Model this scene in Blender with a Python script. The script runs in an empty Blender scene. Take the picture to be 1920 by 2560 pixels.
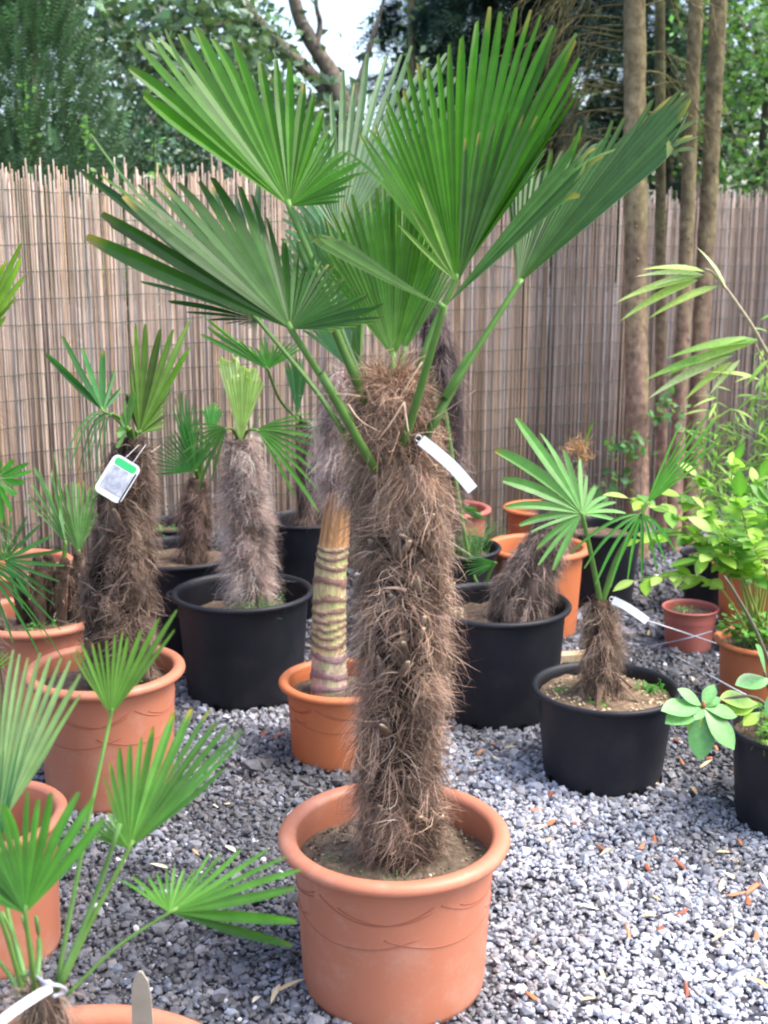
import bpy, math, random
import numpy as np
from mathutils import Vector, Matrix, Euler

# ------------------------------------------------------------------ camera, sky, sun, exposure
rad = math.radians
S = bpy.context.scene
COL = S.collection
CAM_H, PITCH, FPX = 1.5, 12.3, 3000.0          # eye height (m), downward tilt (deg), focal length in px of 1920x2560
cam = bpy.data.cameras.new('camera'); cam_o = bpy.data.objects.new('camera', cam); COL.objects.link(cam_o)
cam.sensor_fit = 'VERTICAL'; cam.sensor_height = 36; cam.lens = 36 * FPX / 2560
cam.clip_start = 0.05; cam.clip_end = 600
cam_o.location = (0, 0, CAM_H); cam_o.rotation_euler = (rad(90 - PITCH), 0, 0)
cam.dof.use_dof = True; cam.dof.focus_distance = 2.7; cam.dof.aperture_fstop = 5.0
S.camera = cam_o

SUN_EL, SUN_ROT = 58, 100
w = bpy.data.worlds.new('World'); S.world = w; w.use_nodes = True
nt = w.node_tree
sky = nt.nodes.new('ShaderNodeTexSky'); sky.sky_type = 'NISHITA'; sky.sun_disc = False
sky.sun_elevation = rad(SUN_EL); sky.sun_rotation = rad(SUN_ROT)
sky.air_density = 1.0; sky.dust_density = 4.0; sky.ozone_density = 1.0
bg = nt.nodes['Background']; bg.inputs[1].default_value = 0.15
nt.links.new(sky.outputs[0], bg.inputs[0])
sun = bpy.data.lights.new('sun', 'SUN'); sun.energy = 0.9; sun.angle = rad(30); sun.color = (1, .98, .95)
sun_o = bpy.data.objects.new('sun', sun); COL.objects.link(sun_o)
sun_o.rotation_euler = (rad(90 - SUN_EL), 0, rad(180 - SUN_ROT))
S.view_settings.view_transform = 'Standard'; S.view_settings.look = 'None'
S.view_settings.exposure = 1.9; S.view_settings.gamma = 1
S.view_settings.use_curve_mapping = False
S.render.engine = 'CYCLES'
S.cycles.use_denoising = True
S.cycles.max_bounces = 8; S.cycles.transparent_max_bounces = 6
S.cycles.filter_width = 2.1

# ------------------------------------------------------------------ helpers
R = np.random.default_rng(11)
random.seed(5)
cp, sp = math.cos(rad(PITCH)), math.sin(rad(PITCH))

def P(px, py, Y):
    """point at horizontal distance Y from the eye, on the line of sight measured at (px, py)"""
    u, v = (px - 960) / FPX, (py - 1280) / FPX
    d = np.array([u, cp - v * sp, -sp - v * cp])
    t = Y / d[1]
    return np.array([0, 0, CAM_H]) + d * t

def ground_Y(py, z=0.0):
    v = (py - 1280) / FPX
    dy, dz = cp - v * sp, -sp - v * cp
    return (z - CAM_H) / dz * dy

def mpp(p):
    """metres per photo pixel at world point p"""
    return (p[1] * cp + (CAM_H - p[2]) * sp) / FPX

def nrm(a):
    return a / (np.linalg.norm(a, axis=-1, keepdims=True) + 1e-12)

def snoise(x, seed, freq, octv=3):
    """smooth pseudo noise of (N,k) coordinates, about -1..1"""
    r = np.random.default_rng(seed); out = 0; amp = 1; tot = 0
    for o in range(octv):
        acc = 0
        for k in range(5):
            d = r.normal(size=x.shape[1]) * freq * (1.9 ** o)
            acc = acc + np.sin(x @ d + r.uniform(0, 6.28))
        out = out + amp * acc / 2.6; tot += amp; amp *= .55
    return out / tot

ORG = {}

def root(name, loc, label, cat, group=None):
    o = bpy.data.objects.new(name, None); COL.objects.link(o)
    o.empty_display_size = .05
    o.location = [float(c) for c in loc]; ORG[o.name] = np.array(loc, float)
    tag(o, label, cat, group)
    return o

def tag(o, label=None, cat=None, group=None, kind=None):
    if label: o['label'] = label
    if cat: o['category'] = cat
    if group: o['group'] = group
    if kind: o['kind'] = kind
    return o

def mesh(name, V, F, mat, col=None, smooth=True):
    V = np.asarray(V, np.float32)
    me = bpy.data.meshes.new(name)
    if not isinstance(F, (list, tuple)): F = [F]
    F = [np.asarray(f, np.int32) for f in F if len(f)]
    loops = np.concatenate([f.ravel() for f in F])
    sizes = np.concatenate([np.full(len(f), f.shape[1], np.int32) for f in F])
    starts = np.concatenate([[0], np.cumsum(sizes)[:-1]]).astype(np.int32)
    me.vertices.add(len(V)); me.vertices.foreach_set('co', V.ravel())
    me.loops.add(len(loops)); me.loops.foreach_set('vertex_index', loops)
    me.polygons.add(len(sizes)); me.polygons.foreach_set('loop_start', starts)
    me.polygons.foreach_set('use_smooth', np.full(len(sizes), smooth, bool))
    if col is not None:
        c = np.ones((len(V), 4), np.float32); c[:, :3] = np.broadcast_to(np.asarray(col, np.float32), (len(V), 3))
        a = me.color_attributes.new('col', 'FLOAT_COLOR', 'POINT'); a.data.foreach_set('color', c.ravel())
    me.update(calc_edges=True)
    me.materials.append(mat)
    return me

def obj(name, V, F, mat, parent=None, col=None, smooth=True, org=None):
    """one mesh object from world-space vertices"""
    V = np.asarray(V, float)
    if parent is not None:
        o0 = ORG[parent.name]
    else:
        o0 = np.array(org if org is not None else (0, 0, 0), float)
    o = bpy.data.objects.new(name, mesh(name, V - o0, F, mat, col, smooth)); COL.objects.link(o)
    ORG[o.name] = o0
    if parent is not None: o.parent = parent
    else: o.location = [float(c) for c in o0]
    return o

def inst(name, me, loc, rot_m=None, scale=(1, 1, 1), parent=None):
    """object sharing a mesh, placed in world space under parent"""
    o = bpy.data.objects.new(name, me); COL.objects.link(o)
    M = Matrix.Translation(Vector([float(c) for c in loc]))
    if rot_m is not None: M = M @ rot_m.to_4x4()
    M = M @ Matrix.Diagonal((*[float(s) for s in scale], 1))
    if parent is not None:
        o.parent = parent
        M = Matrix.Translation(-Vector([float(c) for c in ORG[parent.name]])) @ M
    o.matrix_basis = M
    return o

def grid_faces(r, c, wrap=False):
    i = np.arange(r - 1)[:, None] * c
    j = np.arange(c if wrap else c - 1)[None, :]
    j2 = (j + 1) % c
    return np.stack([(i + j), (i + j2), (i + c + j2), (i + c + j)], -1).reshape(-1, 4)

def spline(pts, n):
    """Catmull-Rom through pts (K,d), n samples"""
    p = np.asarray(pts, float)
    if len(p) == 2:
        t = np.linspace(0, 1, n)[:, None]; return p[0] * (1 - t) + p[1] * t
    q = np.vstack([2 * p[0] - p[1], p, 2 * p[-1] - p[-2]])
    t = np.linspace(0, len(p) - 1 - 1e-9, n); k = t.astype(int); f = (t - k)[:, None]
    a, b, c, d = q[k], q[k + 1], q[k + 2], q[k + 3]
    return .5 * (2 * b + (c - a) * f + (2 * a - 5 * b + 4 * c - d) * f ** 2 + (3 * b - a - 3 * c + d) * f ** 3)

def tube(pts, rr, sides=8, flat=1.0, cap=True):
    """tapered tube along points; returns V, [F...]"""
    p = np.asarray(pts, float); n = len(p)
    rr = np.broadcast_to(np.asarray(rr, float), (n,))
    t = nrm(np.gradient(p, axis=0))
    ref = np.array([0, 0, 1.]) if abs(t[:, 2]).mean() < .85 else np.array([0, -1., 0])
    a = nrm(np.cross(t, ref)); b = np.cross(a, t)
    th = np.linspace(0, 2 * np.pi, sides, endpoint=False)
    V = p[:, None] + rr[:, None, None] * (np.cos(th)[None, :, None] * a[:, None] + flat * np.sin(th)[None, :, None] * b[:, None])
    V = V.reshape(-1, 3)
    F = [grid_faces(n, sides, True)]
    if cap:
        k = len(V); V = np.vstack([V, p[0], p[-1]])
        j = np.arange(sides); j2 = (j + 1) % sides
        F.append(np.stack([j2, j, np.full(sides, k)], 1))
        F.append(np.stack([(n - 1) * sides + j, (n - 1) * sides + j2, np.full(sides, k + 1)], 1))
    return V, F

def join(parts):
    """[(V, [F])...] -> V, [F...]"""
    Vs, F4, F3, off = [], [], [], 0
    for V, F in parts:
        for f in (F if isinstance(F, list) else [F]):
            if not len(f): continue
            (F4 if f.shape[1] == 4 else F3).append(np.asarray(f) + off)
        Vs.append(V); off += len(V)
    return np.vstack(Vs), [np.vstack(x) for x in (F4, F3) if x]

def lathe(prof, seg=56):
    """profile [(r,z)] about the z axis"""
    pr = np.asarray(prof, float); n = len(pr)
    th = np.linspace(0, 2 * np.pi, seg, endpoint=False)
    V = np.stack([pr[:, 0, None] * np.cos(th), pr[:, 0, None] * np.sin(th), np.repeat(pr[:, 1, None], seg, 1)], -1).reshape(-1, 3)
    return V, [grid_faces(n, seg, True)[:, ::-1]]

# ------------------------------------------------------------------ materials
def new_mat(name):
    m = bpy.data.materials.new(name); m.use_nodes = True
    n = m.node_tree; b = n.nodes['Principled BSDF']
    return m, n, b

def mat_col(name, rough=.8, spec=.3, noise=.25, nscale=40, bump=0, bscale=120, transl=0, tl_tint=(1.0, 1.15, .45), under=None, sat=1.0, stretch=None):
    """colour from the 'col' attribute, broken up by noise; optional light through leaves and paler undersides"""
    m, n, b = new_mat(name)
    at = n.nodes.new('ShaderNodeAttribute'); at.attribute_name = 'col'
    tc = n.nodes.new('ShaderNodeTexCoord')
    mp = n.nodes.new('ShaderNodeMapping')
    if stretch: mp.inputs['Scale'].default_value = stretch
    n.links.new(tc.outputs['Object'], mp.inputs['Vector'])
    nz = n.nodes.new('ShaderNodeTexNoise'); nz.inputs['Scale'].default_value = nscale; nz.inputs['Detail'].default_value = 4
    n.links.new(mp.outputs[0], nz.inputs['Vector'])
    mr = n.nodes.new('ShaderNodeMapRange'); mr.inputs['From Min'].default_value = .25; mr.inputs['From Max'].default_value = .75
    mr.inputs['To Min'].default_value = 1 - noise; mr.inputs['To Max'].default_value = 1 + noise
    n.links.new(nz.outputs['Fac'], mr.inputs['Value'])
    mx = n.nodes.new('ShaderNodeVectorMath'); mx.operation = 'SCALE'
    n.links.new(at.outputs['Color'], mx.inputs[0]); n.links.new(mr.outputs[0], mx.inputs['Scale'])
    colr = mx.outputs[0]
    if under is not None:
        ge = n.nodes.new('ShaderNodeNewGeometry')
        mu = n.nodes.new('ShaderNodeMix'); mu.data_type = 'RGBA'; mu.blend_type = 'MIX'
        mf = n.nodes.new('ShaderNodeMath'); mf.operation = 'MULTIPLY'; mf.inputs[1].default_value = .55
        n.links.new(ge.outputs['Backfacing'], mf.inputs[0]); n.links.new(mf.outputs[0], mu.inputs[0])
        n.links.new(colr, mu.inputs[6]); mu.inputs[7].default_value = (*under, 1)
        colr = mu.outputs[2]
    n.links.new(colr, b.inputs['Base Color'])
    b.inputs['Roughness'].default_value = rough; b.inputs['Specular IOR Level'].default_value = spec
    if bump:
        bz = n.nodes.new('ShaderNodeTexNoise'); bz.inputs['Scale'].default_value = bscale; bz.inputs['Detail'].default_value = 5
        n.links.new(mp.outputs[0], bz.inputs['Vector'])
        bp = n.nodes.new('ShaderNodeBump'); bp.inputs['Strength'].default_value = bump; bp.inputs['Distance'].default_value = .004
        n.links.new(bz.outputs['Fac'], bp.inputs['Height']); n.links.new(bp.outputs[0], b.inputs['Normal'])
    if transl:
        tr = n.nodes.new('ShaderNodeBsdfTranslucent')
        tm = n.nodes.new('ShaderNodeVectorMath'); tm.operation = 'MULTIPLY'; tm.inputs[1].default_value = tl_tint
        n.links.new(colr, tm.inputs[0]); n.links.new(tm.outputs[0], tr.inputs['Color'])
        ms = n.nodes.new('ShaderNodeMixShader'); ms.inputs[0].default_value = transl
        n.links.new(b.outputs[0], ms.inputs[1]); n.links.new(tr.outputs[0], ms.inputs[2])
        n.links.new(ms.outputs[0], n.nodes['Material Output'].inputs[0])
    return m

M = {}
M['palm_leaf'] = mat_col('palm_leaf', .44, .32, .16, 30, transl=.36, tl_tint=(1.2, 1.7, .5), under=(.17, .27, .15), stretch=(1, 1, 1))
M['petiole'] = mat_col('petiole', .45, .4, .15, 40)
M['fibre'] = mat_col('fibre', .75, .15, .2, 60, transl=.15, tl_tint=(1.1, 1, .9))
M['trunk_core'] = mat_col('trunk_core', .95, .1, .45, 35, bump=1.0, bscale=90, stretch=(1, 1, .5))
M['wood'] = mat_col('wood', .8, .2, .3, 60, bump=.5, stretch=(3, 3, .5))
M['leaf'] = mat_col('leaf', .45, .4, .18, 25, transl=.4, tl_tint=(1.2, 1.5, .5), under=(.2, .3, .14))
M['gloss_leaf'] = mat_col('gloss_leaf', .28, .6, .2, 10, transl=.25, under=(.16, .24, .15))
M['needle'] = mat_col('needle', .6, .3, .25, 6, transl=.1)
M['reed'] = mat_col('reed', .6, .3, .3, 14, stretch=(3, 3, .6))
M['stone'] = mat_col('stone', .8, .3, .25, 60)
M['soil'] = mat_col('soil', .95, .1, .5, 60, bump=1.2, bscale=70)
M['litter'] = mat_col('litter', .8, .2, .25, 50)
M['bark'] = mat_col('bark', .9, .15, .5, 34, bump=1.0, bscale=60, stretch=(1, 1, .8))

def mat_plain(name, colr, rough, spec, var=.06, nscale=5, bump=0, dirt=None):
    m, n, b = new_mat(name)
    tc = n.nodes.new('ShaderNodeTexCoord')
    nz = n.nodes.new('ShaderNodeTexNoise'); nz.inputs['Scale'].default_value = nscale; nz.inputs['Detail'].default_value = 6
    nz.inputs['Roughness'].default_value = .6
    n.links.new(tc.outputs['Object'], nz.inputs['Vector'])
    cr = n.nodes.new('ShaderNodeValToRGB')
    a = np.array(colr)
    cr.color_ramp.elements[0].position = .3; cr.color_ramp.elements[1].position = .7
    cr.color_ramp.elements[0].color = (*np.clip(a * (1 - var), 0, 1), 1); cr.color_ramp.elements[1].color = (*np.clip(a * (1 + var), 0, 1), 1)
    n.links.new(nz.outputs['Fac'], cr.inputs[0])
    out = cr.outputs[0]
    if dirt is not None:
        n2 = n.nodes.new('ShaderNodeTexNoise'); n2.inputs['Scale'].default_value = 9; n2.inputs['Detail'].default_value = 8
        n2.inputs['Roughness'].default_value = .7
        n.links.new(tc.outputs['Object'], n2.inputs['Vector'])
        r2 = n.nodes.new('ShaderNodeMapRange'); r2.inputs['From Min'].default_value = .5; r2.inputs['From Max'].default_value = .75
        r2.inputs['To Max'].default_value = dirt[3]
        n.links.new(n2.outputs['Fac'], r2.inputs['Value'])
        mu = n.nodes.new('ShaderNodeMix'); mu.data_type = 'RGBA'
        n.links.new(r2.outputs[0], mu.inputs[0]); n.links.new(out, mu.inputs[6]); mu.inputs[7].default_value = (*dirt[:3], 1)
        out = mu.outputs[2]
    n.links.new(out, b.inputs['Base Color'])
    b.inputs['Roughness'].default_value = rough; b.inputs['Specular IOR Level'].default_value = spec
    if bump:
        bz = n.nodes.new('ShaderNodeTexNoise'); bz.inputs['Scale'].default_value = 260; bz.inputs['Detail'].default_value = 3
        n.links.new(tc.outputs['Object'], bz.inputs['Vector'])
        bp = n.nodes.new('ShaderNodeBump'); bp.inputs['Strength'].default_value = bump; bp.inputs['Distance'].default_value = .001
        n.links.new(bz.outputs['Fac'], bp.inputs['Height']); n.links.new(bp.outputs[0], b.inputs['Normal'])
    return m

M['terracotta'] = mat_plain('terracotta', (.45, .165, .093), .46, .4, .08, 3, .3, (.52, .32, .24, .55))
M['terracotta_bright'] = mat_plain('terracotta_bright', (.50, .155, .06), .5, .35, .06, 4, .25, (.42, .17, .09, .35))
M['terracotta_red'] = mat_plain('terracotta_red', (.36, .11, .085), .6, .3, .08, 6, .25, (.4, .25, .2, .4))
M['black_plastic'] = mat_plain('black_plastic', (.011, .012, .017), .5, .3, .25, 5, .5, (.045, .042, .042, .35))
M['terracotta_groove'] = mat_plain('terracotta_groove', (.33, .115, .068), .6, .2, .05)
M['white_plastic'] = mat_plain('white_plastic', (.72, .72, .74), .45, .35, .05, 20, 0, (.42, .40, .38, .5))
M['tag_green'] = mat_plain('tag_green', (.04, .5, .16), .35, .4, .05)
M['tag_picture'] = mat_plain('tag_picture', (.42, .44, .52), .35, .4, .5, 55, 0, (.1, .13, .14, .7))
M['hole'] = mat_plain('hole', (.004, .004, .004), .9, .1)
M['wire'] = mat_plain('wire', (.03, .06, .05), .5, .4, .2, 30)
M['string'] = mat_plain('string', (.5, .5, .56), .6, .3, .1, 30)
M['stake'] = mat_plain('stake', (.46, .41, .33), .6, .3, .12, 18)
M['ground'] = mat_plain('ground', (.075, .075, .085), .95, .2, .5, 40, .8)

# ------------------------------------------------------------------ ground and gravel
V = np.array([[-150, -60, 0], [150, -60, 0], [150, 260, 0], [-150, 260, 0]], float)
ground = obj('ground', V, [np.array([[0, 1, 2, 3]])], M['ground'])
tag(ground, 'dark grey earth under the loose gravel of the yard', 'ground', kind='structure')

ICO = np.array([[0, 0, -1], [.72, -.53, -.45], [-.28, -.85, -.45], [-.89, 0, -.45], [-.28, .85, -.45], [.72, .53, -.45],
                [.28, -.85, .45], [-.72, -.53, .45], [-.72, .53, .45], [.28, .85, .45], [.89, 0, .45], [0, 0, 1.]])
ICOF = np.array([[0, 1, 2], [1, 0, 5], [0, 2, 3], [0, 3, 4], [0, 4, 5], [1, 5, 10], [2, 1, 6], [3, 2, 7], [4, 3, 8], [5, 4, 9],
                 [1, 10, 6], [2, 6, 7], [3, 7, 8], [4, 8, 9], [5, 9, 10], [6, 10, 11], [7, 6, 11], [8, 7, 11], [9, 8, 11], [10, 9, 11]])

def rand_rot(n, r=R):
    q = nrm(r.normal(size=(n, 4))); a, b, c, d = q.T
    return np.stack([np.stack([1 - 2 * (c * c + d * d), 2 * (b * c - a * d), 2 * (b * d + a * c)], -1),
                     np.stack([2 * (b * c + a * d), 1 - 2 * (b * b + d * d), 2 * (c * d - a * b)], -1),
                     np.stack([2 * (b * d - a * c), 2 * (c * d + a * b), 1 - 2 * (b * b + c * c)], -1)], -2)

octa = np.array([[1, 0, 0], [0, 1, 0], [-1, 0, 0], [0, -1, 0], [0, 0, 1], [0, 0, -1.]]); octaF = np.array([[0, 1, 4], [1, 2, 4], [2, 3, 4], [3, 0, 4], [1, 0, 5], [2, 1, 5], [3, 2, 5], [0, 3, 5]])
def stones(pos, size, colr, flat=.6, r=R, base=None):
    n = len(pos); ico, icoF = base if base is not None else (ICO, ICOF); nv = len(ico)
    V = ico[None] * (1 + r.uniform(-.32, .25, (n, nv, 1)))
    V = V * (r.uniform(.65, 1.25, (n, 1, 3)) * np.array([1, 1, flat + .1]))
    V = np.einsum('nij,nkj->nki', rand_rot(n, r), V) * np.array([1, 1, .8])
    V = V * size[:, None, None] + pos[:, None]
    F = icoF[None] + (np.arange(n) * nv)[:, None, None]
    return V.reshape(-1, 3), F.reshape(-1, 3), np.repeat(colr, nv, 0)

def scatter_ground(y0, y1, dens, margin=.45):
    area = .36 * 2 * (y1 ** 2 - y0 ** 2) / 2 + 2 * margin * (y1 - y0)
    n = int(area * dens)
    y = np.sqrt(R.uniform(y0 ** 2, y1 ** 2, n)); x = R.uniform(-1, 1, n) * (.36 * y + margin)
    return np.stack([x, y], 1)

xy = np.vstack([scatter_ground(1.2, 3.1, 11500), scatter_ground(3.1, 4.5, 7500), scatter_ground(4.5, 7.4, 3200)])
d = xy[:, 1]
sz = np.where(d < 3.1, .0066, np.where(d < 4.5, .0084, .0125)) * R.lognormal(0, .34, len(xy))
z = sz * R.uniform(.1, .9, len(xy)) + .006 * (snoise(xy, 5, 5) + .6)
patch = snoise(xy * np.array([1, .8]), 21, 2.2, 3) + .35 * snoise(xy, 8, 9, 2)
# drier, paler dust towards the open middle of the yard
patch = patch + .9 * np.exp(-(((xy[:, 0] - .55) / .7) ** 2 + ((xy[:, 1] - 2.3) / .8) ** 2)) - .5
lum = np.clip(.235 + .19 * patch, .10, .46) * R.lognormal(0, .27, len(xy))
white = R.random(len(xy)) < .014
lum = np.where(white, R.uniform(.45, .65, len(xy)), np.clip(lum, .03, .6))
hue = R.normal(0, .05, (len(xy), 1))
gc = lum[:, None] * (np.array([.975, .98, 1.07]) + hue * np.array([1, .1, -1]))
pos_ = np.column_stack([xy, z]); nr2 = d < 3.1
V, F, C = stones(pos_[nr2], sz[nr2], gc[nr2])
V2, F2, C2 = stones(pos_[~nr2], sz[~nr2] * 1.15, gc[~nr2], base=(octa, octaF))
F = np.vstack([F, F2 + len(V)]); V = np.vstack([V, V2]); C = np.vstack([C, C2])
gravel = obj('gravel', V, F, M['stone'], None, C, smooth=False)
tag(gravel, 'loose grey crushed stone gravel covering the yard floor', 'gravel', kind='stuff')

# ------------------------------------------------------------------ reed fence
FX0, FX1 = -3.2, 3.6
fy = lambda x: 5.63 + .64 * x
fdir = nrm(np.array([1, .64, 0])); fn = np.array([fdir[1], -fdir[0], 0])     # fn points to the yard
fence = root('reed_fence', (0, 5.63, 0), 'tall weathered reed screen fence tied with green wire across the back of the yard', 'fence')
reed_cols = np.array([1.14, 1.14, 1.10]) * np.array([[.35, .27, .225], [.31, .24, .20], [.40, .325, .28], [.35, .22, .12], [.27, .20, .165], [.42, .36, .32], [.32, .235, .175], [.28, .205, .165]])
reed_cols = reed_cols * .65 + reed_cols.mean(0) * .35
def reed_mesh(i, c):
    r = np.random.default_rng(40 + i)
    zz = np.array([0, .31 + .1 * r.random(), .68 + .1 * r.random(), 1.])
    p = np.stack([np.cumsum(r.normal(0, .0015, 4)), np.cumsum(r.normal(0, .001, 4)), zz], 1)
    V, F = tube(p, [.0056, .0052, .0048, .0038], 6)
    zcol = np.clip(1 + .18 * np.sin(V[:, 2] * 9 + i), .6, 1.3)[:, None]
    return mesh('reed', V, F, M['reed'], c * zcol)
reeds = [reed_mesh(i, reed_cols[i % 8] * np.random.default_rng(i).uniform(.85, 1.1)) for i in range(14)]
SHADE = np.array([.66, .68, .74])       # shade on the fence beyond the panel seam, tinted into the reeds
reeds_shaded = [reed_mesh(i, reed_cols[i % 8] * SHADE * np.random.default_rng(i).uniform(.85, 1.1)) for i in range(14)]
xs = np.linspace(-1.62, 2.25, 300) + R.normal(0, .007, 300)
for k, x in enumerate(xs):
    u = (x + 1.62) / 3.87
    if u > .45 and random.random() < .45: me = reeds[random.choice([3, 4, 6, 11, 12, 7])]
    else: me = random.choice(reeds)
    if x > .74: me = reeds_shaded[reeds.index(me)]
    base = np.array([x, fy(x), 0]) + fn * (.0075 + .007 * random.random())
    h = 1.80 + .035 * math.sin(k * .37) * math.sin(k * .11) + (random.uniform(-.05, .055) if u < .5 else random.uniform(-.03, .02)) - .02 * (u > .5)
    rot = Euler((random.gauss(0, .004), random.gauss(0, .004), random.uniform(0, 6.28))).to_matrix()
    inst('reed', me, base, rot, (random.uniform(.45, .95),) * 2 + (h,), fence)
parts, cc = [], []
for x in np.arange(FX0, FX1, .0042):
    h = 1.77 + R.normal(0, .035) + .03 * math.sin(x * 7)
    b0 = np.array([x + R.normal(0, .001), fy(x), 0]) + fn * R.uniform(-.003, .0075)
    lean = R.normal(0, .006)
    V, F = tube(np.array([b0, b0 + np.array([lean * .5, 0, h * .5]), b0 + np.array([lean, 0, h])]), [.0036, .0033, .0028], 5)
    parts.append((V, F)); cc.append(np.repeat((reed_cols[R.integers(8)] * R.uniform(.85, 1.08) * (SHADE if x > .74 else 1))[None], len(V), 0))
V, F = join(parts)
o = obj('reed_mass', V, F, M['reed'], fence, np.vstack(cc)); o['kind'] = 'stuff'
for k in range(17):
    zz = .12 + k * .1
    xs_ = np.arange(FX0, FX1, .06)
    p = np.stack([xs_, fy(xs_), zz + .006 * np.sin(xs_ * 5 + k) + R.normal(0, .0022, len(xs_))], 1) + fn * (.0235 + R.normal(0, .0008, (len(xs_), 1)))
    V, F = tube(p, .0016, 5); obj('wire', V, F, M['wire'], fence)
for x in (.70, 1.72, -2.0):
    V, F = tube(np.array([[x, fy(x) + .045, 0], [x, fy(x) + .045, 1.86]]), .03, 8); obj('post', V, F, M['bark'], fence, (.10, .075, .06))

# ------------------------------------------------------------------ pots
def solve_pot(cx, wpx, yc, yb, rb=.78):
    Yf = ground_Y(yb); Rr = .2
    for _ in range(12):
        Yc = Yf + Rr * rb; p = P(cx, yc, Yc); Rr = wpx / 2 * mpp(p)
    return np.array([p[0], Yc, 0]), Rr, p[2]

def pot(loc, Rr, h, mat, label, soil_drop, rb=.78, rim='roll', group=None, swag=False, holes=False, soilcol=(.12, .085, .06), lugs=False, tilt=None, name='plant_pot'):
    o = root(name, loc, label, 'plant pot', group)
    L = np.array(loc)
    if rim == 'roll':      # fat rolled lip
        t = Rr * .080; zc = h - t * .75
        a = np.linspace(rad(-150), rad(165), 12)
        lip = [(Rr - t + t * math.cos(q), zc + t * .8 * math.sin(q)) for q in a]
        wall_top = (Rr - 1.75 * t, zc - t * .6)
        inner_top = (Rr - 2.0 * t, zc)
    else:                  # thin nursery-pot lip
        t = Rr * .042; zc = h - t
        a = np.linspace(rad(-170), rad(170), 10)
        lip = [(Rr - t + t * math.cos(q), zc + t * math.sin(q)) for q in a]
        wall_top = (Rr - 1.9 * t, zc - t * .5); inner_top = (Rr - 2.15 * t, zc)
    b = Rr * rb
    prof = [(0.001, .006), (b * .9, .006), (b * .93, .0), (b * .985, .004), (b, .02)]
    for k in range(1, 8):
        f = k / 8; prof.append((b + (wall_top[0] - b) * f, .02 + (wall_top[1] - .02) * f))
    prof.append(wall_top)
    V, F = lathe(prof, 64); obj('wall', V + L, F, mat, o)
    zs = h - soil_drop
    rs = inner_top[0] - (inner_top[0] - b) * (soil_drop / h) - .003
    lipc = [wall_top] + lip + [inner_top, (inner_top[0] - .001, zc - t * 1.5)]
    V, F = lathe(lipc, 64); ro = obj('rim', V + L, F, mat, o)
    V, F = lathe([(inner_top[0] - .0012, zc - t * 1.5), (rs + .004, zs - .02)], 64); obj('inner_wall', V + L, F, mat, o)
    # soil, uneven, slightly heaped
    nr, ns = 14, 40
    rr_ = np.linspace(.002, rs + .003, nr)
    V, F = lathe([(q, 0) for q in rr_], ns)
    V[:, 2] = zs + .008 * snoise(V[:, :2] + L[:2], 3, 35, 3) + .012 * (1 - (np.hypot(V[:, 0], V[:, 1]) / rs) ** 2)
    obj('soil', V + L, [F[0][:, ::-1]], M['soil'], o, np.array(soilcol) * (1 + .3 * snoise(V[:, :2] + L[:2], 9, 45, 2))[:, None])
    if swag:
        def surf(th, zz):
            r_ = b + (wall_top[0] - b) * (zz - .02) / (wall_top[1] - .02) + .0004
            return np.stack([r_ * np.cos(th), r_ * np.sin(th), zz], -1) + L
        top = h * .80
        for k in range(5):
            th0 = rad(-90 + 14 + 72 * k - 36 + swag)
            for dz, sag, off, half in ((0, .10, 0, 34), (-.01, .06, 6, 27), (-.055, .085, -20, 46)):
                q = np.linspace(-1, 1, 26)
                V, F = tube(surf(th0 + rad(off) + rad(half) * q, (top + dz * h / .3) - sag * h * (1 - q ** 2)), .0013, 5)
                obj('swag_line', V, F, M['terracotta_groove'], o)
    if holes:
        for k in range(8):
            th = rad(22.5 + 45 * k); r_ = b * 1.0
            p0 = L + np.array([r_ * math.cos(th), r_ * math.sin(th), .014])
            u = np.array([-math.sin(th), math.cos(th), 0]); nrm_ = np.array([math.cos(th), math.sin(th), 0])
            q = [p0 + u * (sx * .009) + np.array([0, 0, sz_ * .012]) + nrm_ * dn for dn in (-.006, .0025) for sx, sz_ in ((-1, -1), (1, -1), (1, 1), (-1, 1))]
            obj('drain_hole', np.array(q), [np.array([[0, 3, 2, 1], [4, 5, 6, 7], [0, 1, 5, 4], [1, 2, 6, 5], [2, 3, 7, 6], [3, 0, 4, 7]])], M['hole'], o, smooth=False)
    if lugs:
        for th in (rad(183), rad(8)):
            q = np.linspace(-.22, .22, 7)
            p = np.stack([(Rr + .012 - .03 * (q / .22) ** 4) * np.cos(th + q), (Rr + .012 - .03 * (q / .22) ** 4) * np.sin(th + q), np.full(7, zc - .006)], 1) + L
            V, F = tube(p, .007, 8); obj('handle', V, F, mat, o)
    if tilt is not None: o.rotation_euler = tilt
    o['top'] = 0; del o['top']
    return zs

T, TB, TR, B = M['terracotta'], M['terracotta_bright'], M['terracotta_red'], M['black_plastic']
POT = {}
def pot_px(key, cx, wpx, yc, yb, mat, label, soil, **k):
    L, Rr, h = solve_pot(cx, wpx, yc, yb, k.get('rb', .78))
    POT[key] = (L, Rr, h, pot(L, Rr, h, mat, label, soil, **k) if 1 else 0)
def pot_at(key, cx, py_c, Y, dia, h, mat, label, soil, **k):
    """pot of known size standing at distance Y; cx gives its bearing"""
    L = P(cx, py_c, Y); L[2] = 0
    POT[key] = (L, dia / 2, h, pot(L, dia / 2, h, mat, label, soil, **k))

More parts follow.
